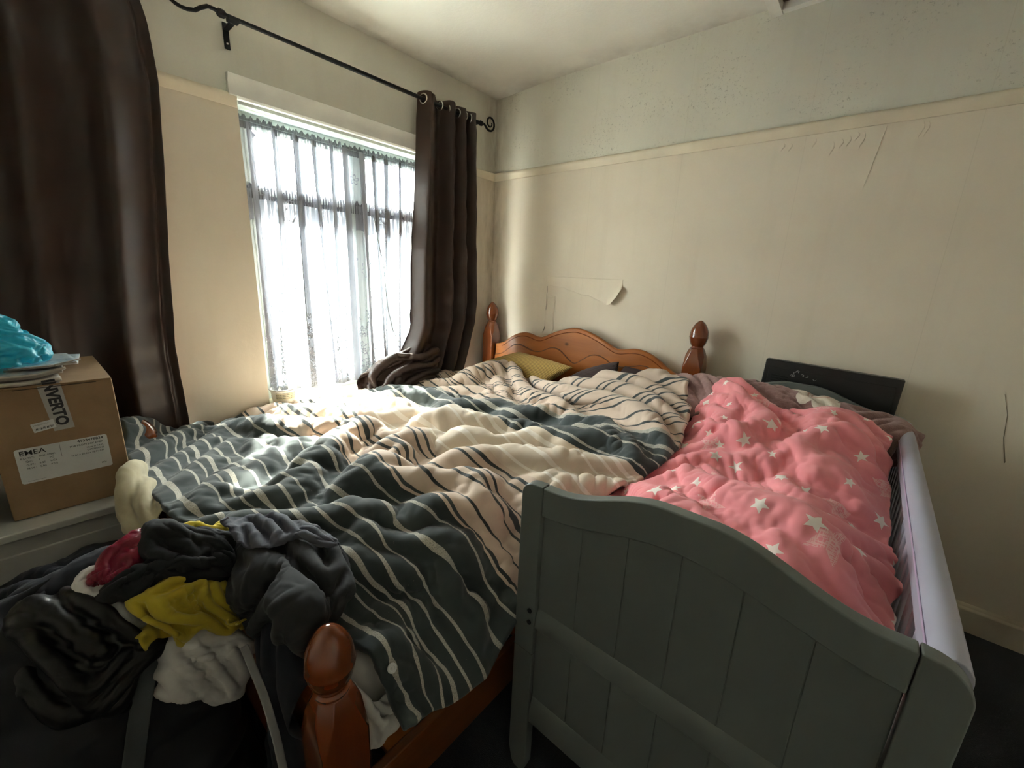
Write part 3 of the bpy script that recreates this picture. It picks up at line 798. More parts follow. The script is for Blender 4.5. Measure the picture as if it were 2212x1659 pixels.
tag(mt, 'thick white mattress on the pine bed, seen below the striped duvet', 'mattress')
# striped duvet
def stripes_mat():
    t = NT('striped_duvet_cover'); u = t.uv(); x, y, _ = t.xyz(u)
    LEN = 2.1; v = t.math('DIVIDE', y, LEN)
    wob = t.math('MULTIPLY', t.math('SUBTRACT', t.noise(t.mapv(u, (6, 6, 1)), 1.0, 2), .5), .003); v = t.math('ADD', v, wob)
    dark = (.030, .042, .044); beige = (.56, .445, .36); cream = (.62, .53, .43)
    zones = [(0.0, dark), (.50, beige), (.80, cream), (1.10, dark), (1.36, beige)]
    base = t.ramp(v, [(a/LEN, c) for a, c in zones], 'CONSTANT')
    pale = (.42, .40, .35); blk = (.045, .055, .058); wht = (.78, .73, .66)
    scol = t.ramp(v, [(0, pale), (.50/LEN, blk), (.80/LEN, wht), (1.10/LEN, pale), (1.36/LEN, blk)], 'CONSTANT')
    def mask(iv):
        st = [(0, 0.0)]
        for a, b in iv: st += [(a/LEN, 1.0), (b/LEN, 0.0)]
        return t.ramp(v, st, 'CONSTANT')
    A = [(.040, .056), (.108, .122), (.150, .156), (.186, .202), (.246, .253), (.283, .295), (.322, .328), (.365, .380), (.412, .418), (.446, .458), (.505, .516), (.535, .541), (.556, .564)]
    B = [(.620, .628), (.648, .658), (.676, .683), (.750, .757), (.772, .782), (.830, .842), (.862, .867), (.892, .908), (.945, .950), (.985, .999), (1.03, 1.036), (1.066, 1.078)]
    Cc = [(1.118, 1.126), (1.150, 1.156), (1.182, 1.196), (1.236, 1.242), (1.268, 1.282), (1.322, 1.328), (1.345, 1.354), (1.385, 1.393), (1.412, 1.417), (1.432, 1.443), (1.500, 1.508), (1.530, 1.540)]
    D = [(1.558, 1.564), (1.640, 1.650), (1.668, 1.674), (1.694, 1.704), (1.780, 1.788), (1.806, 1.817), (1.835, 1.840), (1.915, 1.923), (1.942, 1.954)]
    m = t.math('ADD', t.math('ADD', mask(A), mask(B)), t.math('ADD', mask(Cc), mask(D)), clamp=True)
    # the pale stripes on the dark cloth are woven, broken up by dark threads
    th = t.math('GREATER_THAN', t.noise(t.mapv(u, (260, 500, 1)), 1.0, 1), .46)
    pz = t.math('MAXIMUM', t.math('LESS_THAN', v, .5/LEN), t.math('MULTIPLY', t.math('GREATER_THAN', v, 1.1/LEN), t.math('LESS_THAN', v, 1.36/LEN)))
    th2 = t.math('MAXIMUM', t.math('ADD', .62, t.math('MULTIPLY', th, .38)), t.math('SUBTRACT', 1.0, pz)); m = t.math('MULTIPLY', m, th2)
    c = t.mix(m, base, scol)
    fl = t.ramp(t.noise(t.mapv(u, (1, 1, 1)), 95, 2, .8), [(.73, 0.0), (.76, .5)])
    c = t.mix(t.math('MULTIPLY', fl, t.math('LESS_THAN', v, .5/LEN)), c, (.35, .34, .31))
    n = t.noise(u, 14, 4, .6); c = t.mix(t.math('MULTIPLY', t.math('SUBTRACT', n, .3, clamp=True), .22), c, (.10, .10, .09))
    t.base(c); t.p(Roughness=.92, Sheen_Weight=.18)
    t.bump(t.noise(u, 700, 2, .7), .25, .0006); return t.m
M_STR = stripes_mat()
C = [ # foot hem to head, left to right
 [(.16, -2.235, .775), (.36, -2.262, .69), (.64, -2.262, .69), (.92, -2.22, .69), (1.20, -2.13, .66), (1.47, -2.065, .575), (1.705, -2.02, .44)],
 [(.03, -1.99, .66), (.28, -1.98, .665), (.58, -1.97, .68), (.90, -1.95, .695), (1.20, -1.92, .70), (1.49, -1.87, .645), (1.735, -1.83, .445)],
 [(.02, -1.70, .675), (.28, -1.68, .685), (.58, -1.65, .70), (.88, -1.64, .71), (1.20, -1.63, .715), (1.50, -1.61, .69), (1.715, -1.58, .55)],
 [(.02, -1.40, .68), (.28, -1.38, .69), (.58, -1.36, .70), (.90, -1.35, .715), (1.22, -1.34, .715), (1.53, -1.33, .745), (1.735, -1.35, .70)],
 [(.02, -1.10, .69), (.29, -1.09, .70), (.60, -1.07, .71), (.94, -1.05, .72), (1.27, -1.05, .74), (1.60, -1.06, .79), (1.83, -1.12, .775)],
 [(.03, -.80, .695), (.32, -.78, .70), (.63, -.76, .715), (.96, -.76, .73), (1.29, -.76, .76), (1.62, -.78, .83), (1.835, -.85, .825)],
 [(.05, -.62, .705), (.33, -.63, .725), (.60, -.58, .765), (.90, -.62, .760), (1.20, -.65, .815), (1.52, -.56, .885), (1.765, -.58, .862)],
 [(.12, -.50, .70), (.34, -.46, .745), (.52, -.34, .82), (.78, -.46, .765), (1.02, -.51, .81), (1.27, -.42, .892), (1.615, -.27, .935)]]
NU, NV = 230, 190
T = lattice(C, NU, NV)
T = ridges(T, [
   ([(.98, .30), (.93, .26), (.84, .22), (.76, .22)], .030, .075),
   ([(.60, .98), (.55, .70), (.50, .45), (.47, .20)], .022, .030),
   ([(.42, .90), (.46, .65), (.45, .42), (.52, .15)], .020, .034),
   ([(.10, .78), (.20, .66), (.33, .55), (.45, .50), (.55, .46)], .022, .046),
   ([(.04, .60), (.16, .52), (.30, .42), (.40, .38)], .020, .036),
   ([(.25, .90), (.33, .75), (.43, .64), (.50, .55)], .024, .044),
   ([(.14, .95), (.22, .84), (.27, .72), (.26, .62)], .026, .040),
   ([(.20, .06), (.27, .22), (.33, .40), (.36, .52)], .020, .030),
   ([(.32, .04), (.36, .22), (.42, .36)], .020, .034),
   ([(.60, .06), (.58, .28), (.62, .48), (.60, .66)], .022, .028),
   ([(.70, .38), (.66, .52), (.68, .66), (.64, .82)], .024, .036),
   ([(.78, .50), (.74, .60), (.75, .76), (.70, .93)], .026, .036),
   ([(.72, .08), (.70, .24), (.72, .36)], .022, .026),
   ([(.86, .48), (.84, .62), (.88, .80)], .026, .022)])
floorz = np.where((T[..., 0] < 1.585) & (T[..., 1] > -2.12), .572, -9.0)
P = drape(T, 1.055, 1.055, 11, 3, .012, .075, .24, 1.25, 300, (.3, .12), .010, 1.014, .0022, floorz, .035, .013, .4)
P[..., 0] = np.maximum(P[..., 0], .014)
dv = sheet('striped_duvet', P[::-1], M_STR, None, uvw=1.95, uvh=-2.05, thick=.022, flip=False)
_uv = dv.data.uv_layers[0].data
_a = np.empty(len(_uv)*2, dtype=np.float32); _uv.foreach_get('uv', _a); _a = _a.reshape(-1, 2); _a[:, 1] += 2.05; _uv.foreach_set('uv', _a.ravel())
tag(dv, 'rumpled double duvet in charcoal, beige and cream stripes spread over the pine bed', 'duvet')
# snap button on the hem
k = P[5, int(NV*.925)]; nrm = Vector(grid_normals(blur(P, 3))[5, int(NV*.925)]);
if nrm.z < 0: nrm = -nrm
def disc(name, c, n, r, mat, parent, h=.003, ring=False):
    n = Vector(n).normalized(); q = Vector((0, 0, 1)).rotation_difference(n)
    m = MB().lathe([(r, 0), (r*.96, h), (r*.6, h*1.1), (r*.5, h*.5), (r*.28, h*.5), (r*.22, h*1.3), (.0001, h*1.3)], (0, 0, 0), 24)
    o = m.build(name, mat, parent, smooth=True); o.data.transform(Matrix.Translation(Vector(c)+n*.012) @ q.to_matrix().to_4x4()); return o
disc('snap_button', k, nrm, .0105, simple('pale_plastic', (.62, .64, .64), .35), dv)
# cream underside turned out at the foot corner
M_CREAM = fabric('cream_cotton', (.38, .335, .225), var=.10)
C = [[(.50, -2.235, .70), (.60, -2.245, .71), (.70, -2.245, .70), (.80, -2.235, .68)],
     [(.60, -2.262, .735), (.67, -2.275, .735), (.75, -2.275, .71), (.83, -2.26, .675)],
     [(.655, -2.305, .715), (.71, -2.32, .705), (.775, -2.305, .68), (.85, -2.275, .65)],
     [(.675, -2.325, .67), (.725, -2.335, .655), (.785, -2.32, .64), (.86, -2.28, .62)],
     [(.690, -2.32, .62), (.735, -2.33, .605), (.79, -2.315, .60), (.86, -2.28, .59)]]
T = lattice(C, 50, 44)
P2 = drape(T, 1.05, 1.04, 31, 3, .006, .10, .2, cr=.003)
sheet('duvet_underside', P2, M_CREAM, dv, thick=.004)
# white sheet tucked by the front post
C = [[(1.55, -2.095, .52), (1.58, -2.085, .50), (1.615, -2.06, .46), (1.625, -2.02, .44)],
     [(1.56, -2.112, .50), (1.61, -2.082, .49), (1.635, -2.055, .43), (1.64, -1.99, .41)],
     [(1.57, -2.122, .42), (1.62, -2.082, .42), (1.640, -2.045, .41), (1.645, -1.98, .41)],
     [(1.57, -2.122, .35), (1.62, -2.082, .345), (1.640, -2.045, .35), (1.645, -2.0, .38)]]
T = lattice(C, 46, 50); P3 = drape(T, 1.15, 1.22, 33, 2, .005, .04, .08, 1.5)
tag(sheet('bed_sheet', P3, fabric('white_cotton', (.66, .65, .62)), thick=.003), 'crumpled white sheet poking out between the front post and the striped duvet', 'sheet')

# ------------------------------------------------------------------ cushions and pillows
def cord_mat(name, a, b, freq, axis=1):
    t = NT(name); u = t.uv(); x, y, _ = t.xyz(u); c = y if axis else x
    w = t.math('ABSOLUTE', t.math('SINE', t.math('MULTIPLY', c, math.pi*freq)))
    t.base(t.ramp(w, [(.15, b), (.75, a)])); t.p(Roughness=.95, Sheen_Weight=.12); t.bump(t.math('POWER', w, .5), .7, .004); return t.m
def cushion(name, corners, puff, mat, label, cat='cushion', n=46, seed=1, noise=.004):
    c = [np.array(k, float) for k in corners]    # a b c d around
    U, V = np.meshgrid(np.linspace(-1, 1, n), np.linspace(-1, 1, n), indexing='ij')
    u = (U+1)/2; v = (V+1)/2
    base = (c[0]*((1-u)*(1-v))[..., None]+c[1]*((1-u)*v)[..., None]+c[2]*(u*v)[..., None]+c[3]*(u*(1-v))[..., None])
    ctr = sum(c)/4
    # edges bow inwards a little between the corners
    bow = .045*((1-U**2)*np.abs(V)**3+(1-V**2)*np.abs(U)**3)
    base = base+(ctr-base)*bow[..., None]
    nn = np.cross(c[1]-c[0], c[3]-c[0]); nn /= np.linalg.norm(nn)
    h = ((1-U**2)*(1-V**2)).clip(0)**.42
    nz = fft_noise(n, n, .12, .12, .01, .01, np.random.default_rng(seed))*noise*h
    A = base+nn*(h*puff+nz)[..., None]; B = base-nn*(h*puff*.8)[..., None]
    idx = np.arange(n*n).reshape(n, n); f = []
    q = np.stack([idx[:-1, :-1], idx[:-1, 1:], idx[1:, 1:], idx[1:, :-1]], 2).reshape(-1, 4)
    ib = idx.copy(); inner = np.zeros((n, n), bool); inner[1:-1, 1:-1] = True
    ib[inner] = n*n+np.arange(inner.sum()); q2 = np.stack([ib[:-1, :-1], ib[1:, :-1], ib[1:, 1:], ib[:-1, 1:]], 2).reshape(-1, 4)
    verts = np.concatenate([A.reshape(-1, 3), B[inner]]); uvw = np.stack([u, v], 2)
    uv = np.concatenate([uvw.reshape(-1, 2), uvw[inner]])
    o = mesh_obj(name, verts, np.concatenate([q, q2]), mat, None, smooth=True, uv=uv)
    s = o.modifiers.new('s', 'SUBSURF'); s.levels = 1; s.render_levels = 1
    return tag(o, label, cat)
M_YEL = cord_mat('yellow_corduroy', (.56, .385, .12), (.20, .12, .03), 22)
M_BRN = cord_mat('brown_ribbed_fabric', (.055, .030, .030), (.012, .007, .007), 16)
M_CHAR = cord_mat('charcoal_striped_cotton', (.05, .058, .062), (.20, .22, .22), 8)
cushion('pillow', [(.28, -.40, .60), (.28, -.12, .66), (1.02, -.12, .70), (1.02, -.42, .63)], .075, M_CHAR, 'charcoal striped pillow lying under the yellow corduroy cushion', 'pillow', seed=2)
cushion('cushion', [(.12, -.33, .735), (.43, -.15, .870), (.93, -.21, .850), (.80, -.38, .730)], .060, M_YEL, 'mustard yellow corduroy cushion against the carved headboard', seed=3)
cushion('cushion', [(.84, -.33, .70), (.93, -.15, .80), (1.205, -.145, .925), (1.27, -.28, .80)], .055, M_BRN, 'dark brown ribbed cushion tilted upright beside the yellow cushion', seed=4)
cushion('cushion', [(1.18, -.30, .74), (1.24, -.145, .905), (1.54, -.145, .89), (1.54, -.32, .74)], .05, fabric('dark_brown_velvet', (.040, .022, .022)), 'plain dark brown cushion half hidden behind the top edge of the striped duvet', seed=5)
cushion('pillow', [(1.02, -.50, .62), (1.02, -.14, .68), (1.60, -.14, .76), (1.58, -.52, .72)], .08, M_MATT, 'white pillow buried under the raised head end of the striped duvet', 'pillow', seed=6)

# ------------------------------------------------------------------ cot bed
M_COT = simple('grey_cot_paint', (.122, .140, .134), .38, var=.03, vscale=5, bump=.06, bscale=60)
M_COTR = simple('lavender_grey_cot_paint', (.34, .345, .43), .4, var=.03, vscale=5)
M_LAV = simple('lilac_teething_strip', (.44, .34, .50), .35, var=.02)
cot = thing('cot_bed', 'pale grey wooden cot bed with wave topped ends and one slatted side', 'cot', (2.12, -.95, 0))
def cot_end(yf, name):
    """yf = outer (front) face y, thickness .028 inward (+y)"""
    y0, y1 = yf, yf+.030
    r = MB()
    for xa, xb, s in ((1.731, 1.792, -1), (2.440, 2.501, 1)):
        # post with rounded outer top corner and tapered foot
        out = xa if s < 0 else xb; inn = xb if s < 0 else xa
        R = .034 if s < 0 else .050
        pts = [(inn, .915), (out+(-s)*R, .913)]
        for k in range(1, 9):
            a = math.pi/2*k/8; pts.append((out+(-s)*R+s*R*math.sin(a), .913-R+R*math.cos(a)))
        pts += [(out, .06), (out-s*.012, .012), (out-s*.022, 0), (inn+s*.010, 0), (inn, .03)]
        po = MB().prism(pts, y0, y1, 'xz').build('post', M_COT, cot, bevel=.003)
        if name == 'foot' :
            for zb in ((.560, .525) if s < 0 else (.545,)):
                b = MB().lathe([(.0065, 0), (.0065, -.003), (.004, -.004)], (out+(-s)*.046, y0, zb), 14, 'y').build('bolt', M_BLACK, po)
            sm = MB().box(xa-.0008, xb+.0008, y0-.0008, y1, .428, .4295).build('post_seam', M_LIGHT, po)
    n = 60; xs = np.linspace(1.7935, 2.4385, n); c = 2.116
    tt = np.clip(np.abs(xs-c)/.323, 0, 1)
    def topz(t): return .914+.066*(0.5+0.5*np.cos(np.pi*np.clip((t-.12)/.80, 0, 1)))
    top = topz(tt); bot = .840+.058*(0.5+.5*np.cos(np.pi*np.clip(tt*.98, 0, 1)))
    MB().strip(xs, top, bot, y0, y1).build('top_rail', M_COT, cot, bevel=.0035, angle=50)
    # panels with shallow tongue and groove joints
    for pz0, bz in ((.560, None), (.270, .52)):
        nb = 6; w = (2.4385-1.7935)/nb; m = MB(); m.box(1.7935, 2.4385, y0+.0145, y1-.0095, pz0, (.895 if bz is None else bz))
        for k in range(nb):
            xa, xb = 1.7935+k*w, 1.7935+(k+1)*w
            m.box(xa, xb-.0016, y0+.012, y1-.008, pz0, (.90 if bz is None else bz))
        pn = m.build('panel', M_COT, cot, bevel=.0012)
    m = MB(); prof = [(y0+.002, .514), (y0+.002, .545), (y0+.012, .572), (y1, .572), (y1, .514)]
    m.prism(prof, 1.7935, 2.4385, 'yz').build('middle_rail', M_COT, cot, bevel=.002)
    m = MB(); prof = [(y0+.002, .20), (y0+.002, .250), (y0+.012, .284), (y1, .284), (y1, .20)]
    m.prism(prof, 1.7935, 2.4385, 'yz').build('bottom_rail', M_COT, cot, bevel=.002)
M_LIGHT = simple('bare_seam', (.12, .13, .125), .6)
cot_end(-1.70, 'foot'); cot_end(-.225, 'head')
# slatted side next to the wall gap
tr_ = MB(); prof = []
for k in range(9):
    a = math.pi*k/8; prof.append((2.478-.023*math.cos(a), .880+.026*math.sin(a)))
prof = [(2.455, .842)]+prof+[(2.501, .842)]
tr_.prism(prof, -1.669, -.226, 'xz').build('side_rail', M_COTR, cot, bevel=.002)
MB().box(2.4530, 2.4555, -1.668, -.227, .878, .884).build('teething_strip', M_LAV, cot, bevel=.001)
MB().box(2.456, 2.496, -1.669, -.226, .30, .356).build('side_rail', M_COT, cot, bevel=.004)
yy = -1.63
while yy < -.27:
    MB().box(2.468, 2.482, yy, yy+.032, .355, .844).build('slat', M_COTR, cot, bevel=.004); yy += .0715
for k in range(9): pass
MB().box(1.80, 2.44, -1.665, -.23, .36, .385).build('mattress_base', M_COT, cot, bevel=.003)
MB().box(1.745, 1.775, -1.669, -.226, .33, .40).build('side_rail', M_COT, cot, bevel=.004)
cmt = MB().box(1.80, 2.432, -1.655, -.24, .386, .62).build('mattress', M_MATT, bevel=.03, seg=4)
tag(cmt, 'small white mattress inside the grey cot bed under the pink duvet', 'mattress')

# pink star duvet
def star_mat():
    t = NT('pink_star_cotton'); u = t.uv()
    pink = t.ramp(t.noise(u, 7, 3), [(.3, (.72, .225, .26)), (.7, (.82, .30, .33))])
    def stars(scale, r0, r1, off, rnd=1.0, prob=.3):
        v = t.mapv(u, (1, 1, 1), off)
        vo = t.n('ShaderNodeTexVoronoi'); vo.voronoi_dimensions = '2D'; t.l(v, vo.inputs['Vector']); vo.inputs['Scale'].default_value = scale; vo.inputs['Randomness'].default_value = rnd
        d = t.n('ShaderNodeVectorMath', operation='SUBTRACT'); t.l(v, d.inputs[0]); t.l(vo.outputs['Position'], d.inputs[1])
        px, py, _ = t.xyz(d.outputs[0]); cr = t.xyz(vo.outputs['Color'])
        rad = t.math('SQRT', t.math('ADD', t.math('MULTIPLY', px, px), t.math('MULTIPLY', py, py)))
        ang = t.math('ADD', t.math('ARCTAN2', py, px), t.math('MULTIPLY', cr[0], 6.283))
        a = t.math('ABSOLUTE', t.math('SUBTRACT', t.math('FRACT', t.math('DIVIDE', t.math('ADD', ang, 20.0), 2*math.pi/5)), .5))
        a = t.math('MULTIPLY', t.math('SUBTRACT', .5, a), 2*math.pi/5)          # 0 at a tip, pi/5 at the notch
        R = t.math('ADD', r0, t.math('MULTIPLY', cr[1], r1-r0))
        x = t.math('MULTIPLY', rad, t.math('COSINE', a)); y = t.math('MULTIPLY', rad, t.math('SINE', a))
        k = .44; rc, rs = k*math.cos(math.pi/5), k*math.sin(math.pi/5)
        # line tip (R,0) -> notch (R rc, R rs)
        e = t.math('ADD', t.math('MULTIPLY', y, 1-rc), t.math('MULTIPLY', t.math('SUBTRACT', x, R), rs))
        inside = t.math('LESS_THAN', e, 0.0)
        return t.math('MULTIPLY', inside, t.math('GREATER_THAN', cr[2], prob)), v
    s1, _ = stars(8.3, .012, .026, (.2, .1, 0), .8, .12)
    s2, v2 = stars(3.4, .045, .058, (1.3, .7, 0), .7, .25)
    hat = t.math('ADD', t.math('GREATER_THAN', t.noise(t.mapv(u, (40, 420, 1)), 1.0, 1), .52), t.math('GREATER_THAN', t.noise(t.mapv(u, (420, 40, 1)), 1.0, 1), .55), clamp=True)
    s2 = t.math('MULTIPLY', s2, t.math('MULTIPLY', hat, .55))
    c = t.mix(s2, pink, (.84, .62, .60)); c = t.mix(t.math('MULTIPLY', s1, .93), c, (.84, .80, .76))
    t.base(c); t.p(Roughness=.9, Sheen_Weight=.15); t.bump(t.noise(u, 700, 2, .7), .2, .0005); return t.m
C = [ # foot to head, left to right
 [(1.815, -1.645, .70), (1.96, -1.65, .755), (2.12, -1.65, .775), (2.28, -1.65, .755), (2.43, -1.64, .69)],
 [(1.775, -1.45, .715), (1.94, -1.45, .79), (2.11, -1.45, .825), (2.28, -1.46, .835), (2.448, -1.46, .715)],
 [(1.765, -1.25, .705), (1.93, -1.26, .795), (2.11, -1.26, .85), (2.28, -1.27, .865), (2.450, -1.25, .735)],
 [(1.775, -1.06, .715), (1.93, -1.04, .80), (2.12, -1.07, .80), (2.28, -1.09, .81), (2.448, -1.06, .735)],
 [(1.79, -.86, .745), (1.95, -.86, .845), (2.12, -.88, .855), (2.28, -.88, .87), (2.442, -.86, .775)],
 [(1.79, -.66, .80), (1.95, -.68, .895), (2.12, -.68, .895), (2.28, -.66, .925), (2.435, -.66, .83)],
 [(1.785, -.50, .86), (1.92, -.50, .950), (2.09, -.50, .905), (2.27, -.48, .952), (2.42, -.48, .885)],
 [(1.77, -.38, .89), (1.86, -.35, .985), (2.07, -.43, .885), (2.26, -.42, .912), (2.405, -.42, .880)]]
NU, NV = 200, 120
T = lattice(C, NU, NV)
T = ridges(T, [([(.42, .98), (.50, .80), (.52, .60), (.46, .40)], .03, -.022), ([(.12, .98), (.24, .75), (.28, .50), (.38, .30)], .026, .022),
   ([(.95, .42), (.80, .44), (.66, .40), (.58, .30)], .026, .028), ([(.05, .80), (.10, .55), (.20, .30), (.30, .12)], .024, .024),
   ([(.72, .05), (.62, .25), (.60, .45)], .022, .018), ([(.60, .60), (.70, .75), (.74, .95)], .024, .018), ([(.02, .95), (.06, .75), (.12, .55)], .02, .018)])
P = drape(T, 1.045, 1.045, 41, 3, .010, .06, .15, .9, 240, (.3, .12), .012, 1.014, .0018, None, .03, .011, .6)
pk = sheet('pink_duvet', P, star_mat(), None, uvw=.80, uvh=1.42, thick=.014)
tag(pk, 'puffy coral pink cot duvet printed with white stars', 'duvet')
# mauve blanket over the head end
def mauve_mat():
    t = NT('mauve_fleece'); u = t.uv(); x, y, _ = t.xyz(u); o = t.obj()
    c = t.ramp(t.noise(u, 22, 4, .65), [(.3, (.19, .105, .100)), (.7, (.29, .175, .165))])
    ex = t.math('SUBTRACT', x, .575); ey = t.math('MULTIPLY', t.math('SUBTRACT', y, .150), .6)
    rad = t.math('SQRT', t.math('ADD', t.math('MULTIPLY', ex, ex), t.math('MULTIPLY', ey, ey))); ang = t.math('ARCTAN2', ey, ex)
    pr = t.math('ADD', .062, t.math('MULTIPLY', t.math('ABSOLUTE', t.math('SINE', t.math('MULTIPLY', ang, 3.5))), .022))
    fl = t.math('LESS_THAN', rad, pr)
    c = t.mix(fl, c, (.66, .62, .54))
    sw = t.math('SINE', t.math('ADD', t.math('MULTIPLY', rad, 420), t.math('MULTIPLY', ang, 2.0)))
    inn = t.math('MULTIPLY', t.math('LESS_THAN', rad, .040), t.math('GREATER_THAN', sw, .35)); c = t.mix(t.math('MULTIPLY', inn, .8), c, (.42, .24, .16))
    # leaf beside the flower
    lx = t.math('DIVIDE', t.math('SUBTRACT', x, .43), .060); ly = t.math('DIVIDE', t.math('SUBTRACT', y, .150), .022)
    leaf = t.math('LESS_THAN', t.math('ADD', t.math('MULTIPLY', lx, lx), t.math('MULTIPLY', ly, ly)), 1.0); c = t.mix(leaf, c, (.05, .05, .035))
    t.base(c); t.p(Roughness=1.0, Sheen_Weight=.5, Sheen_Roughness=.6, Sheen_Tint=(.8, .62, .6, 1)); t.bump(t.noise(u, 160, 3, .7), .8, .004); return t.m
M_MAU = mauve_mat()
C = [[(1.57, -.175, .80), (1.70, -.19, .86), (1.86, -.262, .88), (2.02, -.262, .885), (2.18, -.262, .88), (2.34, -.262, .86), (2.45, -.24, .83), (2.505, -.24, .76)],
     [(1.56, -.20, .895), (1.70, -.21, .925), (1.86, -.28, .945), (2.02, -.28, .955), (2.18, -.28, .945), (2.33, -.28, .925), (2.45, -.27, .912), (2.515, -.28, .86)],
     [(1.57, -.29, .915), (1.71, -.30, .945), (1.86, -.35, .955), (2.02, -.35, .960), (2.18, -.35, .945), (2.33, -.36, .92), (2.46, -.34, .915), (2.520, -.35, .85)],
     [(1.60, -.42, .87), (1.73, -.43, .885), (1.87, -.44, .90), (2.02, -.44, .90), (2.18, -.44, .895), (2.32, -.45, .88), (2.45, -.43, .90), (2.51, -.42, .80)],
     [(1.64, -.58, .80), (1.75, -.58, .82), (1.88, -.55, .85), (2.02, -.54, .85), (2.18, -.54, .85), (2.31, -.54, .84), (2.42, -.50, .84), (2.43, -.48, .78)]]
T = lattice(C, 80, 170)
P = drape(T, 1.04, 1.06, 51, 2, .006, .08, .08)
tag(sheet('fleece_blanket', P, M_MAU, uvw=1.0, uvh=.45, thick=.014), 'mauve fleece blanket with a cream rose draped over the head end of the cot', 'blanket')

# black panel television leaning on the wall
M_TV = simple('black_plastic', (.008, .009, .010), .38, var=.1, bump=.1, bscale=300)
tv = thing('television', 'black flat panel with vents leaning on the wall behind the cot', 'television', (2.17, -.10, 0))
def leaning(m):   # lean about its base
    return m
a = math.radians(-2.6)
def tvobj(o):
    o.data.transform(Matrix.Translation((2.17, -.145, .0)) @ Matrix.Rotation(math.radians(1.6), 4, 'Y') @ Matrix.Rotation(a, 4, 'X')); return o
tvobj(MB().box(-.252, .252, -.012, .046, .0, 1.052).build('tv_casing', M_TV, tv, bevel=.004))
tvobj(MB().box(-.232, .232, -.0165, -.0125, .02, 1.018).build('tv_back_cover', M_TV, tv, bevel=.003))
v_ = MB()
for j in range(2):
    for k in range(7): v_.box(-.215+j*.038, -.185+j*.038, -.0195, -.017, .905+k*.012, .911+k*.012)
tvobj(v_.build('vent_slot', simple('vent_black', (.002, .002, .002), .8), tv))
s_ = MB(); r = random.Random(8)
for k in range(9):
    x = -.135+.09*r.random(); z = .985+.03*r.random(); s_.tube([(x+.006*math.cos(i*.9+k), -.0172, z+.005*math.sin(i*.9+k)) for i in range(5)], .0009, 5)
tvobj(s_.build('paint_scratch', simple('pale_scratch', (.4, .4, .4), .7), tv))
# ------------------------------------------------------------------ chest of drawers and carton
M_DR = simple('off_white_laminate', (.40, .40, .375), .45, var=.03, vscale=10)
dr = thing('chest_of_drawers', 'low off white chest of drawers at the foot of the bed under the cardboard box', 'chest of drawers', (.39, -2.75, 0))
MB().box(.15, .625, -3.20, -2.270, .0, .632).build('carcass', M_DR, dr, bevel=.002)
MB().box(.135, .645, -3.22, -2.252, .632, .656).build('top', M_DR, dr, bevel=.004)
for z0, z1 in ((.335, .585), (.06, .325)):
    d = MB().box(.605, .634, -3.16, -2.312, z0, z1).build('drawer', M_DR, dr, bevel=.002)
    MB().tube([(.634, -2.86, (z0+z1)/2), (.655, -2.86, (z0+z1)/2), (.655, -2.68, (z0+z1)/2), (.634, -2.68, (z0+z1)/2)], .005, 8).build('handle', M_CHROME, d)
def card_mat():
    t = NT('brown_cardboard'); o = t.obj(); x, y, z = t.xyz(o)
    t.base(t.ramp(t.noise(o, 9, 4, .6), [(.3, (.215, .135, .070)), (.7, (.275, .178, .098))])); t.p(Roughness=.85)
    t.bump(t.math('ADD', t.noise(t.mapv(o, (1, 1, 90)), 4.0, 2), t.noise(o, 14, 3)), .22, .0015); return t.m
M_CARD = card_mat()
M_PAPER = simple('white_label_paper', (.55, .56, .56), .6, var=.02)
M_INK = simple('black_ink', (.012, .012, .014), .6)
M_TAPE = simple('clear_grey_tape', (.36, .35, .33), .22, var=.05)
bx = thing('cardboard_box', 'brown cardboard carton with a shipping label on the chest of drawers', 'box', (.36, -2.43, .657))
BX0, BX1, BY0, BY1, BZ0, BZ1 = .135, .570, -2.540, -2.282, .657, 1.038
MB().box(BX0, BX1, BY0, BY1, BZ0, BZ1).build('carton', M_CARD, bx, bevel=.004, seg=2)
fl = MB()
fl.box(BX0+.002, BX1+.003, BY0+.004, BY1-.001, BZ1-.001, BZ1+.003)
fo_ = fl.build('flap', M_CARD, bx, bevel=.001); fo_.data.transform(Matrix.Translation((0, 0, 0)))
# dark strip painting the shadow in the gap under the lid flap
MB().box(BX1+.0002, BX1+.0012, BY0+.06, BY1-.035, BZ1-.006, BZ1-.004).build('flap_gap', M_GAP, bx)
def on_front(name, poly, d0, d1, mat, parent):     # poly in (y,z)
    return MB().prism(poly, d0, d1, 'yz').build(name, mat, parent)
def text(parent, s, y, z, h, rot=0.0, x=BX1+.0016, mat=M_INK, depth=.0003, name='printed_text', extra=0.0, sx=1.0):
    """text on a face looking towards +x; y,z = lower left start, reading towards +y"""
    c = bpy.data.curves.new(name, 'FONT'); c.body = s; c.size = h*1.38; c.extrude = depth; c.offset = extra
    tmp = bpy.data.objects.new('tmp', c); COL.objects.link(tmp)
    dg = bpy.context.evaluated_depsgraph_get(); me = bpy.data.meshes.new_from_object(tmp.evaluated_get(dg)); bpy.data.objects.remove(tmp)
    me.materials.clear(); me.materials.append(mat)
    R = Matrix(((0, 0, 1, 0), (1, 0, 0, 0), (0, 1, 0, 0), (0, 0, 0, 1)))
    me.transform(Matrix.Translation((x, y, z)) @ Matrix.Rotation(rot, 4, 'X') @ R @ Matrix.Diagonal((sx, 1, 1, 1)))
    o = bpy.data.objects.new(name, me); COL.objects.link(o); o.parent = parent; o.matrix_parent_inverse = parent.matrix_basis.inverted(); return o
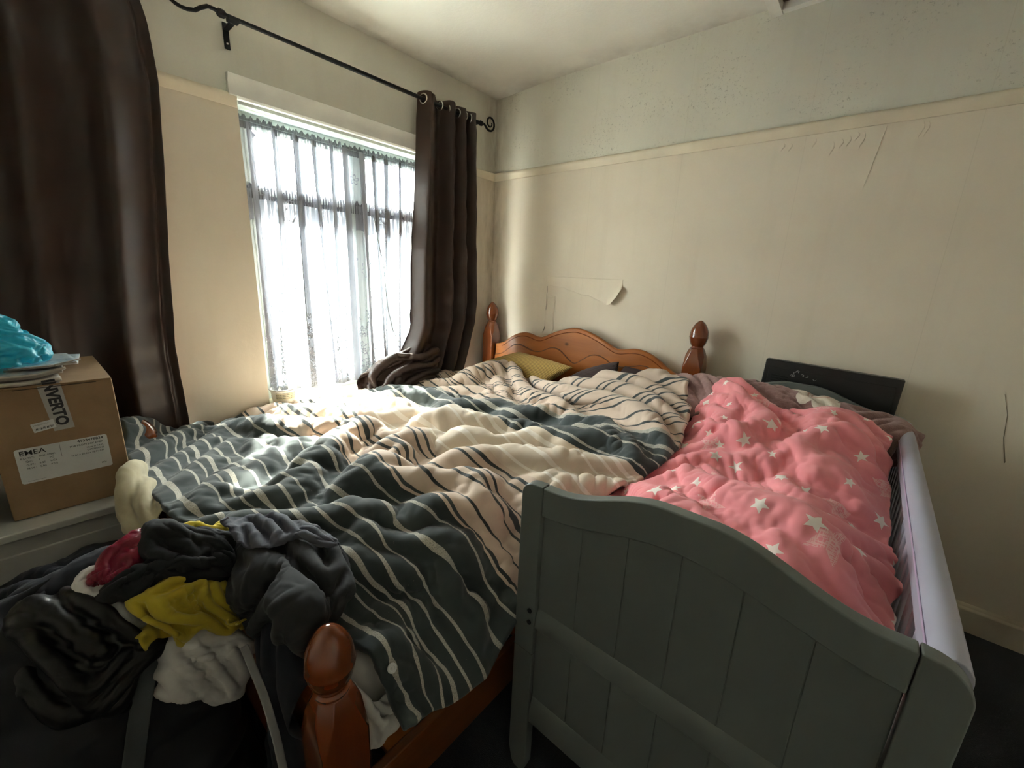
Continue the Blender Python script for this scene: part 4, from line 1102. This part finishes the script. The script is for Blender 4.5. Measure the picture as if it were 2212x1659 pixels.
# branded tape over the seam
tp = on_front('sealing_tape', [(-2.436, BZ1+.002), (-2.390, BZ1+.002), (-2.381, .905), (-2.423, .902)], BX1, BX1+.0010, M_TAPE, bx)
MB().box(BX1-.14, BX1+.001, -2.436, -2.390, BZ1+.003, BZ1+.0038).build('sealing_tape', M_TAPE, bx)
text(tp, 'INVERTO', -2.424, BZ1+.016, .0250, rot=-math.pi/2+.075, extra=.0015, name='tape_lettering', sx=.96)
st_ = on_front('bar_code_sticker', [(-2.465, .932), (-2.420, .939), (-2.417, .914), (-2.461, .906)], BX1+.0011, BX1+.0016, M_PAPER, bx)
b = MB()
for k in range(16): b.box(BX1+.0016, BX1+.0019, -2.459+k*.0024, -2.459+k*.0024+(.0014 if k % 3 else .0008), .9115+k*.00038, .9175+k*.00038)
b.build('bar_code', M_INK, st_)
text(st_, 'MADE IN P.R.C.', -2.460, .9245, .0035, rot=.16)
LY0, LY1, LZ0, LZ1 = -2.507, -2.319, .762, .866
c_ = .004
lab = on_front('shipping_label', [(LY0+c_, LZ0), (LY1-c_, LZ0), (LY1, LZ0+c_), (LY1, LZ1-c_), (LY1-c_, LZ1), (LY0+c_, LZ1), (LY0, LZ1-c_), (LY0, LZ0+c_)], BX1, BX1+.0012, M_PAPER, bx)
text(lab, 'EMEA', LY0+0.0071, LZ1-0.0201, 0.0145, extra=.00012, sx=1.05)
text(lab, 'P.O. NO:    4500105861', LY0+0.0082, LZ1-0.0310, 0.0049)
for i, (a, b, c) in enumerate((('Qty:', '1', 'PC'), ('G.W.:', '6.25', 'KGS'), ('N.W.:', '5.84', 'KGS'))):
    z = LZ1-.041-i*.0105
    text(lab, a, LY0+0.0164, z, 0.0052); text(lab, b, LY0+0.0411, z, 0.0052); text(lab, c, LY0+0.0623, z, 0.0052)
MB().box(BX1+.0012, BX1+.0015, LY0+0.0864, LY0+0.0871, LZ1-0.0425, LZ1-0.0034).build('printed_line', M_INK, lab)
text(lab, '4933478834', LY0+0.1234, LZ1-0.0109, 0.0077, extra=.0001, sx=1.05)
text(lab, 'M18 PROPTS-0X EMEA', LY0+0.1057, LZ1-0.0224, 0.0053)
text(lab, 'Made in P.R.C.', LY0+0.1398, LZ1-0.0328, 0.0046); text(lab, 'DIMENSIONS', LY0+0.1398, LZ1-0.0408, 0.0046)
text(lab, '45.84 x 20.62 x 38.71 CM', LY0+0.1046, LZ1-0.0506, 0.0049); text(lab, '2021', LY0+0.1645, LZ0+.014, 0.0044)
MB().box(BX1+.0012, BX1+.0015, LY0+0.0118, LY0+0.0470, LZ0+.006, LZ0+.0065).build('printed_line', M_INK, lab)

# magazines and papers on the carton
def paper_mat(name, cols, scale, seed):
    t = NT(name); o = t.obj(); t.base(t.ramp(t.noise(t.mapv(o, (1, 1, 4), (seed, 0, 0)), scale, 2, .5, 1.5), [(.30+.4*i/(len(cols)-1), c) for i, c in enumerate(cols)])); t.p(Roughness=.3); return t.m
M_PG = simple('page_edges', (.40, .37, .32), .8)
covers = [paper_mat('grey_cover', [(.35, .33, .30), (.5, .48, .44)], 10, 1), paper_mat('beige_cover', [(.42, .38, .32), (.52, .48, .42)], 12, 2),
          paper_mat('dark_print_cover', [(.05, .05, .06), (.38, .36, .33)], 9, 3), paper_mat('blue_print_cover', [(.16, .25, .33), (.42, .50, .55), (.40, .26, .28)], 16, 4),
          paper_mat('pale_blue_cover', [(.30, .42, .50), (.55, .60, .62), (.15, .22, .32)], 20, 5)]
z = BZ1+.004
desc = ['beige magazine lying at the bottom of the stack on the carton', 'grey paper folder with curled corner in the middle of the stack on the carton', 'dark printed magazine near the top of the stack on the carton',
        'blue printed leaflet just under the topmost leaflet on the carton', 'pale blue glossy leaflet sticking out on top of the stack under the blue bag']
for k, (th, yr, rot, xr) in enumerate(((.011, -2.385, .04, .565), (.009, -2.380, -.05, .550), (.007, -2.372, .06, .560), (.005, -2.345, -.10, .51), (.004, -2.335, .10, .50))):
    n = 16; P = np.zeros((n, n, 3)); W_, L_ = .145, .21
    r = np.random.default_rng(60+k); nz = fft_noise(n, n, .12, .12, .012, .012, r)*.0014
    for i, u in enumerate(np.linspace(0, 1, n)):
        for j, v in enumerate(np.linspace(0, 1, n)):
            lx = -L_*u; ly = -W_*v; cur = .012*max(0, (1-u)-.80)/.20*max(0, (1-v)-.6)/.4+.0*u
            P[i, j] = (xr+lx*math.cos(rot)-ly*math.sin(rot), yr+lx*math.sin(rot)+ly*math.cos(rot), z+th/2+cur*(1 if k > 0 else .2)+abs(nz[i, j]))
    o = sheet('magazine', P, [covers[k], M_PG], None, uvw=W_, uvh=L_, thick=th*.9, sub=0)
    o.modifiers[0].material_offset_rim = 1
    tag(o, desc[k], 'magazine', 'papers stacked on the cardboard carton'); z += th+.0012
# blue carrier bag
def bag_mat():
    t = NT('turquoise_plastic_bag'); o = t.obj()
    t.base(t.ramp(t.noise(o, 12, 3), [(.3, (.015, .33, .46)), (.7, (.035, .47, .60))])); t.p(Roughness=.35, Transmission_Weight=.0)
    tl = t.n('ShaderNodeBsdfTranslucent'); tl.inputs[0].default_value = (.10, .68, .85, 1); m = t.n('ShaderNodeMixShader'); m.inputs[0].default_value = .35
    t.l(t.b.outputs[0], m.inputs[1]); t.l(tl.outputs[0], m.inputs[2]); t.l(m.outputs[0], t.out.inputs[0]); return t.m
zb = z+.002
rows = [(0, .0, [.075, .060]), (.12, .0, [.100, .082]), (.35, .0, [.095, .080]), (.58, 0, [.070, .066]), (.80, 0, [.052, .05]), (.95, 0, [.030, .03]), (1.0, 0, [.004, .004])]
nu, nv = 76, 120; P = np.zeros((nu, nv, 3)); H = .145
ss = np.linspace(0, 1, nu)
ry = np.interp(ss, [0, .1, .3, .55, .78, .92, 1], [.085, .098, .092, .070, .060, .036, .002]); rx = ry*1.0
cy = np.interp(ss, [0, .3, .6, 1], [-2.490, -2.492, -2.505, -2.515])
for i in range(nu):
    a = np.linspace(0, 2*math.pi, nv)
    P[i, :, 0] = .43+rx[i]*np.cos(a); P[i, :, 1] = cy[i]+ry[i]*np.sin(a); P[i, :, 2] = zb+.004+H*ss[i]**.9
Q = crumple_field(P, .010, .05, .07, 71, .6); Q[:, -1] = Q[:, 0]
Q = relax(Q, P, 1.20, 1.20, 150, (.15, .08), .010, .012, floor=zb); Q[:, -1] = Q[:, 0]
tag(sheet('plastic_bag', Q, bag_mat(), thick=.0, sub=1), 'crumpled turquoise plastic bag on top of the magazines on the carton', 'bag')
M_DKB = simple('black_fabric_case', (.012, .014, .018), .8)
pc = MB().box(.32, .60, -2.74, -2.575, .6575, .80).build('black_case', M_DKB, bevel=.03, seg=4)
tag(pc, 'small black fabric case on the chest of drawers beside the carton', 'case')

# ------------------------------------------------------------------ laundry heap at the foot of the bed
def heap(x, y):
    px = np.interp(x, [.64, .70, .9, 1.05, 1.2, 1.3, 1.38, 1.43], [0, .74, .80, .78, .66, .5, .25, 0])
    py = np.interp(y, [-2.85, -2.75, -2.6, -2.42, -2.17], [0, .6, .9, 1, 1])
    return px*py
M_NAVY = fabric('navy_bag_fabric', (.0018, .0026, .007), .8, var=.2)
bagp = thing('laundry_bag', 'bulging navy fabric laundry bag with grey strap standing before the chest of drawers', 'laundry bag', (1.05, -2.5, 0))
nu, nv = 60, 110; P = np.zeros((nu, nv, 3))
for i, s in enumerate(np.linspace(0, 1, nu)):
    hgt = .755*s if s < .84 else .755*.84+(s-.84)*.30
    k = 1.0 if s < .5 else (1-((s-.5)/.5)**3.0)
    for j, a in enumerate(np.linspace(0, 2*math.pi, nv)):
        c, sn = math.cos(a), math.sin(a); e = 2/3.2
        xx = math.copysign(abs(c)**e, c); yy = math.copysign(abs(sn)**e, sn)
        rxp = np.interp(hgt, [0, .25, .5, .66, .75], [.385, .350, .285, .20, .10]) if c > 0 else np.interp(hgt, [0, .5, .7, .75], [.35, .37, .30, .15])
        rym = (np.interp(hgt, [0, .5, .7, .75], [.30, .29, .23, .10]) if sn < 0 else np.interp(hgt, [0, .5, .7, .75], [.285, .280, .26, .12]))*(1 if s < .97 else max(.02, (1-s)/.03))
        P[i, j] = (1.025+xx*rxp*(1 if s < .97 else max(.02, (1-s)/.03)), -2.475+yy*rym, hgt)
P = crumple_field(P, .010, .09, .22, 81); P[:, -1] = P[:, 0]; P[..., 2] = np.maximum(P[..., 2], .003); P[..., 0] = np.maximum(P[..., 0], .662)
P[..., 1] = np.minimum(P[..., 1], -2.186); P[..., 2] = np.minimum(P[..., 2], np.interp(P[..., 0], [.66, .8, .95, 1.06], [.53, .565, .62, .76]))
sheet('bag_body', P, M_NAVY, bagp, thick=0, sub=1)
def band(name, pts, w, mat, parent, side=(0, 1, 0), thick=.003):
    pts = np.array(pts, float); n = 40; t = np.linspace(0, len(pts)-1, n)
    C = np.stack([np.interp(t, range(len(pts)), pts[:, k]) for k in range(3)], 1)
    for _ in range(3): C[1:-1] = (C[:-2]+2*C[1:-1]+C[2:])/4
    side = np.array(side, float); Pq = np.zeros((n, 5, 3))
    for i in range(n):
        tan = C[min(i+1, n-1)]-C[max(i-1, 0)]; tan /= np.linalg.norm(tan); sd = side-tan*(side@tan); sd /= np.linalg.norm(sd)
        for j in range(5): Pq[i, j] = C[i]+sd*w*(j/4-.5)
    return sheet(name, Pq, mat, parent, thick=thick, sub=1)
band('carry_strap', [(1.205, -2.335, .665), (1.262, -2.362, .60), (1.305, -2.392, .53), (1.345, -2.420, .455), (1.378, -2.448, .36), (1.402, -2.470, .24), (1.415, -2.478, .10), (1.418, -2.478, .01)], .036, fabric('grey_webbing', (.035, .040, .042), bump=.6, weave=500), bagp)
band('white_piping', [(1.425, -2.237, .61), (1.447, -2.235, .585), (1.495, -2.230, .525), (1.540, -2.230, .455), (1.566, -2.232, .39), (1.578, -2.232, .32), (1.582, -2.232, .2), (1.582, -2.228, .02)], .016, fabric('white_webbing', (.22, .22, .22)), bagp)
band('thin_strap', [(1.195, -2.365, .648), (1.222, -2.40, .618), (1.238, -2.435, .592)], .010, fabric('grey_webbing_thin', (.045, .05, .05)), bagp)
G = {"navy_back":[[[1.027,-2.51,0.742],[1.047,-2.46,0.761],[1.076,-2.405,0.758],[1.096,-2.363,0.74]],[[1.006,-2.564,0.722],[1.072,-2.515,0.719],[1.108,-2.457,0.716],[1.123,-2.392,0.722]],[[1.084,-2.593,0.678],[1.118,-2.541,0.675],[1.146,-2.485,0.676],[1.167,-2.41,0.686]]],"puffer":[[[1.1,-2.533,0.724],[1.118,-2.495,0.728],[1.152,-2.46,0.715],[1.188,-2.431,0.701],[1.229,-2.369,0.663]],[[1.151,-2.547,0.679],[1.195,-2.495,0.671],[1.231,-2.442,0.657],[1.252,-2.385,0.629],[1.278,-2.308,0.59]],[[1.212,-2.548,0.638],[1.245,-2.507,0.607],[1.274,-2.464,0.58],[1.285,-2.411,0.579],[1.283,-2.367,0.577]],[[1.253,-2.547,0.582],[1.282,-2.518,0.548],[1.307,-2.488,0.523],[1.321,-2.446,0.511],[1.31,-2.406,0.536]]],"maroon":[[[1.096,-2.332,0.786],[1.113,-2.316,0.774],[1.136,-2.31,0.757]],[[1.113,-2.387,0.773],[1.132,-2.361,0.757],[1.156,-2.331,0.742]],[[1.149,-2.421,0.747],[1.168,-2.396,0.731],[1.179,-2.361,0.723]],[[1.169,-2.425,0.729],[1.178,-2.402,0.721],[1.187,-2.375,0.717]]],"white_sock":[[[1.121,-2.426,0.74],[1.126,-2.409,0.739],[1.145,-2.395,0.723]],[[1.133,-2.443,0.728],[1.15,-2.425,0.721],[1.169,-2.403,0.707]],[[1.165,-2.447,0.697],[1.189,-2.429,0.689],[1.194,-2.405,0.688]]],"grey_knit":[[[1.187,-2.417,0.703],[1.204,-2.392,0.691],[1.219,-2.366,0.678],[1.234,-2.34,0.658]],[[1.212,-2.418,0.685],[1.228,-2.398,0.669],[1.237,-2.372,0.651],[1.247,-2.345,0.639]],[[1.231,-2.413,0.665],[1.241,-2.396,0.644],[1.248,-2.376,0.635],[1.252,-2.354,0.631]]],"black_top":[[[1.098,-2.327,0.797],[1.097,-2.293,0.796],[1.129,-2.254,0.77],[1.167,-2.2,0.743],[1.168,-2.171,0.729]],[[1.149,-2.344,0.757],[1.161,-2.307,0.75],[1.174,-2.259,0.737],[1.19,-2.208,0.726],[1.21,-2.174,0.705]],[[1.18,-2.36,0.734],[1.197,-2.317,0.719],[1.216,-2.272,0.704],[1.229,-2.231,0.694],[1.248,-2.187,0.673]],[[1.193,-2.425,0.723],[1.203,-2.373,0.717],[1.203,-2.327,0.716],[1.234,-2.269,0.693],[1.254,-2.204,0.666]],[[1.216,-2.427,0.702],[1.231,-2.38,0.695],[1.227,-2.341,0.697],[1.233,-2.286,0.69],[1.26,-2.216,0.654]]],"yellow_back":[[[1.114,-2.273,0.773],[1.131,-2.232,0.761],[1.141,-2.182,0.752]],[[1.129,-2.273,0.761],[1.146,-2.232,0.749],[1.163,-2.185,0.736]],[[1.149,-2.261,0.745],[1.164,-2.229,0.736],[1.172,-2.193,0.726]]],"yellow":[[[1.22,-2.293,0.712],[1.235,-2.259,0.704],[1.255,-2.23,0.682],[1.272,-2.211,0.648]],[[1.233,-2.349,0.705],[1.249,-2.298,0.689],[1.266,-2.254,0.659],[1.291,-2.214,0.623]],[[1.231,-2.382,0.705],[1.269,-2.33,0.662],[1.284,-2.271,0.631],[1.31,-2.211,0.593]],[[1.261,-2.366,0.669],[1.287,-2.322,0.631],[1.301,-2.269,0.609],[1.329,-2.208,0.564]],[[1.279,-2.349,0.646],[1.311,-2.317,0.589],[1.302,-2.287,0.604],[1.314,-2.23,0.583]]],"grey_trouser":[[[1.165,-2.189,0.743],[1.101,-2.122,0.703],[1.173,-2.053,0.704],[1.29,-2.017,0.705],[1.368,-2.0,0.708]],[[1.22,-2.19,0.699],[1.258,-2.14,0.705],[1.297,-2.079,0.706],[1.354,-2.023,0.706],[1.429,-2.007,0.709]],[[1.26,-2.211,0.655],[1.371,-2.18,0.7],[1.417,-2.128,0.707],[1.485,-2.086,0.709],[1.49,-2.017,0.708]],[[1.29,-2.211,0.607],[1.379,-2.18,0.63],[1.525,-2.163,0.712],[1.544,-2.116,0.692],[1.538,-2.061,0.7]],[[1.321,-2.207,0.558],[1.382,-2.18,0.54],[1.555,-2.181,0.643],[1.569,-2.14,0.656],[1.558,-2.094,0.675]]],"grey_waist":[[[1.18,-2.186,0.762],[1.117,-2.125,0.716],[1.185,-2.069,0.717],[1.292,-2.029,0.719],[1.391,-2.014,0.72]],[[1.189,-2.176,0.742],[1.173,-2.127,0.717],[1.244,-2.08,0.719],[1.322,-2.043,0.72],[1.404,-2.019,0.721]],[[1.214,-2.171,0.718],[1.253,-2.148,0.719],[1.313,-2.127,0.72],[1.306,-2.071,0.72],[1.416,-2.025,0.722]]],"white_tee":[[[1.286,-2.347,0.613],[1.291,-2.301,0.606],[1.302,-2.254,0.589],[1.321,-2.207,0.552],[1.344,-2.19,0.501]],[[1.303,-2.358,0.585],[1.312,-2.318,0.572],[1.324,-2.273,0.552],[1.336,-2.233,0.535],[1.351,-2.204,0.483]],[[1.326,-2.367,0.55],[1.336,-2.328,0.53],[1.343,-2.291,0.51],[1.352,-2.252,0.484],[1.361,-2.216,0.453]],[[1.339,-2.373,0.517],[1.351,-2.343,0.477],[1.358,-2.309,0.462],[1.366,-2.282,0.43],[1.37,-2.237,0.417]]]}
def garment(key, mat, label, cat, n=(70, 84), su=1.12, sv=1.12, amp=.008, lu=.035, lv=.09, seed=1, ang=.6, iters=200, thick=.004, bend=(.35, .2), bulge=0.0, an=.014, push=(0, 0, 0), jag=0.0, tuck=.03, cr=.006):
    T = lattice(G[key], *n); T = T+np.array(push)
    nu, nv = n; U, V = np.meshgrid(np.linspace(-1, 1, nu), np.linspace(-1, 1, nv), indexing='ij')
    nn = grid_normals(T); 
    if (nn[..., 2].mean() < 0): nn = -nn
    T = T+nn*(bulge*((1-U**2)*(1-V**2)).clip(0)**.5)[..., None]
    edge = np.maximum(np.abs(U), np.abs(V)); T = T-nn*(tuck*((edge-.8)/.2).clip(0, 1)**1.5)[..., None]
    if jag:
        e = fft_noise(nu, nv, .2, .2, .01, .01, np.random.default_rng(seed+100)); c = T.mean((0, 1)); T = T+(T-c)*(jag*e*edge**3)[..., None]
    P = drape(T, su, sv, seed*13, 3, amp*1.1, lu*1.6, lv*1.3, ang, iters, (.3, .1), an, 1.012, .0010, None, .03, cr, .35)
    return tag(sheet(key_name[key], P, mat, thick=thick), label, cat)
key_name = dict(navy_back='blanket', puffer='puffer_jacket', maroon='top', white_sock='vest', grey_knit='jumper', black_top='sweatpants', yellow_back='t_shirt', yellow='t_shirt', grey_trouser='trousers', grey_waist='waistband', white_tee='t_shirt')
M_NV2 = fabric('navy_fleece', (.0035, .005, .012), .95)
def nylon(name, col, r=.32):
    t = NT(name); o = t.obj(); t.base(col); t.p(Roughness=r, Specular_IOR_Level=.3); t.bump(t.noise(o, 30, 3, .55, .3), .5, .005); return t.m
C = [[(.675, -2.66, .50), (.685, -2.54, .545), (.69, -2.42, .565), (.70, -2.33, .57)], [(.84, -2.66, .52), (.86, -2.54, .585), (.88, -2.43, .605), (.88, -2.34, .62)], [(1.00, -2.66, .53), (1.02, -2.55, .62), (1.04, -2.45, .68), (1.05, -2.36, .71)], [(1.14, -2.66, .42), (1.15, -2.56, .52), (1.17, -2.46, .60), (1.18, -2.38, .62)]]
G['navy_back'] = C
garment('navy_back', M_NV2, 'dark navy blanket at the back of the laundry heap, below the drawer', 'blanket', seed=1, bulge=.02)
garment('white_sock', fabric('white_jersey', (.50, .49, .48)), 'small white vest crumpled at the left of the heap beside the maroon top', 'vest', n=(50, 50), su=1.35, sv=1.35, seed=2, amp=.006, lv=.05, bulge=.012, tuck=.02)
garment('maroon', nylon('maroon_satin', (.15, .005, .022)), 'maroon top crumpled at the back left of the laundry heap', 'top', n=(70, 60), su=1.10, sv=1.08, seed=3, bulge=.016, thick=.005)
garment('grey_knit', fabric('grey_marl', (.20, .21, .21)), 'small piece of grey jumper under the black sweatpants', 'jumper', n=(44, 60), seed=4, bulge=.02)
garment('puffer', nylon('black_nylon', (.002, .002, .0024), .45), 'shiny black jacket slumped over the left side of the laundry heap', 'jacket', n=(80, 90), su=1.12, sv=1.10, seed=5, amp=.012, lu=.03, bulge=.022, thick=.006, jag=.06)
garment('yellow_back', fabric('yellow_jersey_back', (.56, .44, .025)), 'bright yellow cloth peeping out at the top of the laundry heap', 'cloth', n=(40, 50), su=1.3, sv=1.3, seed=6, bulge=.012, tuck=.015)
garment('white_tee', fabric('white_cotton_tee', (.42, .41, .395)), 'crumpled white t-shirt hanging on the front of the laundry heap', 't-shirt', n=(84, 90), su=1.10, sv=1.05, seed=7, amp=.008, lu=.03, lv=.12, ang=.9, bulge=.014, thick=.004)
garment('grey_trouser', fabric('charcoal_grey_jersey', (.011, .0115, .014)), 'large dark grey trousers spilling over the corner of the bed', 'trousers', n=(110, 110), su=1.08, sv=1.08, seed=8, amp=.012, lu=.05, lv=.14, ang=1.2, bulge=.03, thick=.006)
ob = garment('grey_waist', fabric('slate_grey_jersey', (.060, .064, .085)), 'slate grey top folded over the dark grey trousers', 'top', n=(40, 100), su=1.06, sv=1.06, seed=9, amp=.004, lv=.1, bulge=.008, tuck=.0, push=(.035, -.012, .035), thick=.005, jag=.02)
ob.name = 'top'
garment('yellow', fabric('yellow_jersey', (.33, .25, .010)), 'mustard yellow t-shirt twisted in the middle of the laundry heap', 't-shirt', n=(96, 96), su=1.14, sv=1.10, seed=10, amp=.010, lu=.035, lv=.12, ang=2.2, bulge=.026, thick=.005, jag=.05)
garment('black_top', fabric('black_jersey', (.0022, .003, .0045)), 'black sweatpants rolled across the top of the laundry heap', 'sweatpants', n=(96, 96), su=1.08, sv=1.06, seed=11, amp=.010, lu=.045, lv=.12, ang=.4, bulge=.035, thick=.010, jag=.02)
C = [[(1.40, -2.12, .695), (1.46, -2.11, .69), (1.52, -2.10, .66), (1.57, -2.10, .62)], [(1.39, -2.185, .64), (1.45, -2.19, .62), (1.51, -2.19, .59), (1.565, -2.185, .56)],
     [(1.40, -2.20, .42), (1.46, -2.205, .42), (1.52, -2.205, .40), (1.575, -2.195, .38)], [(1.41, -2.21, .20), (1.47, -2.215, .18), (1.53, -2.215, .16), (1.58, -2.20, .14)], [(1.42, -2.22, .03), (1.48, -2.225, .02), (1.54, -2.225, .02), (1.585, -2.21, .02)]]
G['navy_back'] = C
garment('navy_back', M_NV2, 'dark navy blanket hanging over the footboard between the laundry bag and the front bed post', 'blanket', n=(90, 60), su=1.03, sv=1.1, seed=21, amp=.006, lu=.12, lv=.05, bulge=.008, tuck=.0)
# loose grey and white clothes on the floor at the far left
C1 = [[(.92, -2.83, .42), (1.00, -2.76, .47), (1.08, -2.70, .50)], [(.98, -2.86, .33), (1.06, -2.78, .37), (1.14, -2.71, .40)], [(1.02, -2.88, .20), (1.10, -2.80, .24), (1.18, -2.73, .27)]]
G['grey_knit'] = C1
garment('grey_knit', fabric('pale_grey_cotton', (.22, .23, .25)), 'pale grey jumper hanging at the bottom left corner beside the laundry bag', 'jumper', n=(70, 60), su=1.2, sv=1.2, seed=14, bulge=.02)
C1 = [[(1.02, -2.84, .20), (1.10, -2.77, .22), (1.20, -2.70, .22)], [(1.06, -2.86, .12), (1.15, -2.78, .13), (1.24, -2.71, .13)], [(1.08, -2.88, .03), (1.18, -2.80, .03), (1.27, -2.72, .03)]]
G['white_sock'] = C1
garment('white_sock', fabric('dim_white_cotton', (.36, .36, .36)), 'dingy white vest on the floor beside the laundry bag', 'vest', n=(60, 60), su=1.25, sv=1.25, seed=15, bulge=.02, tuck=.01)
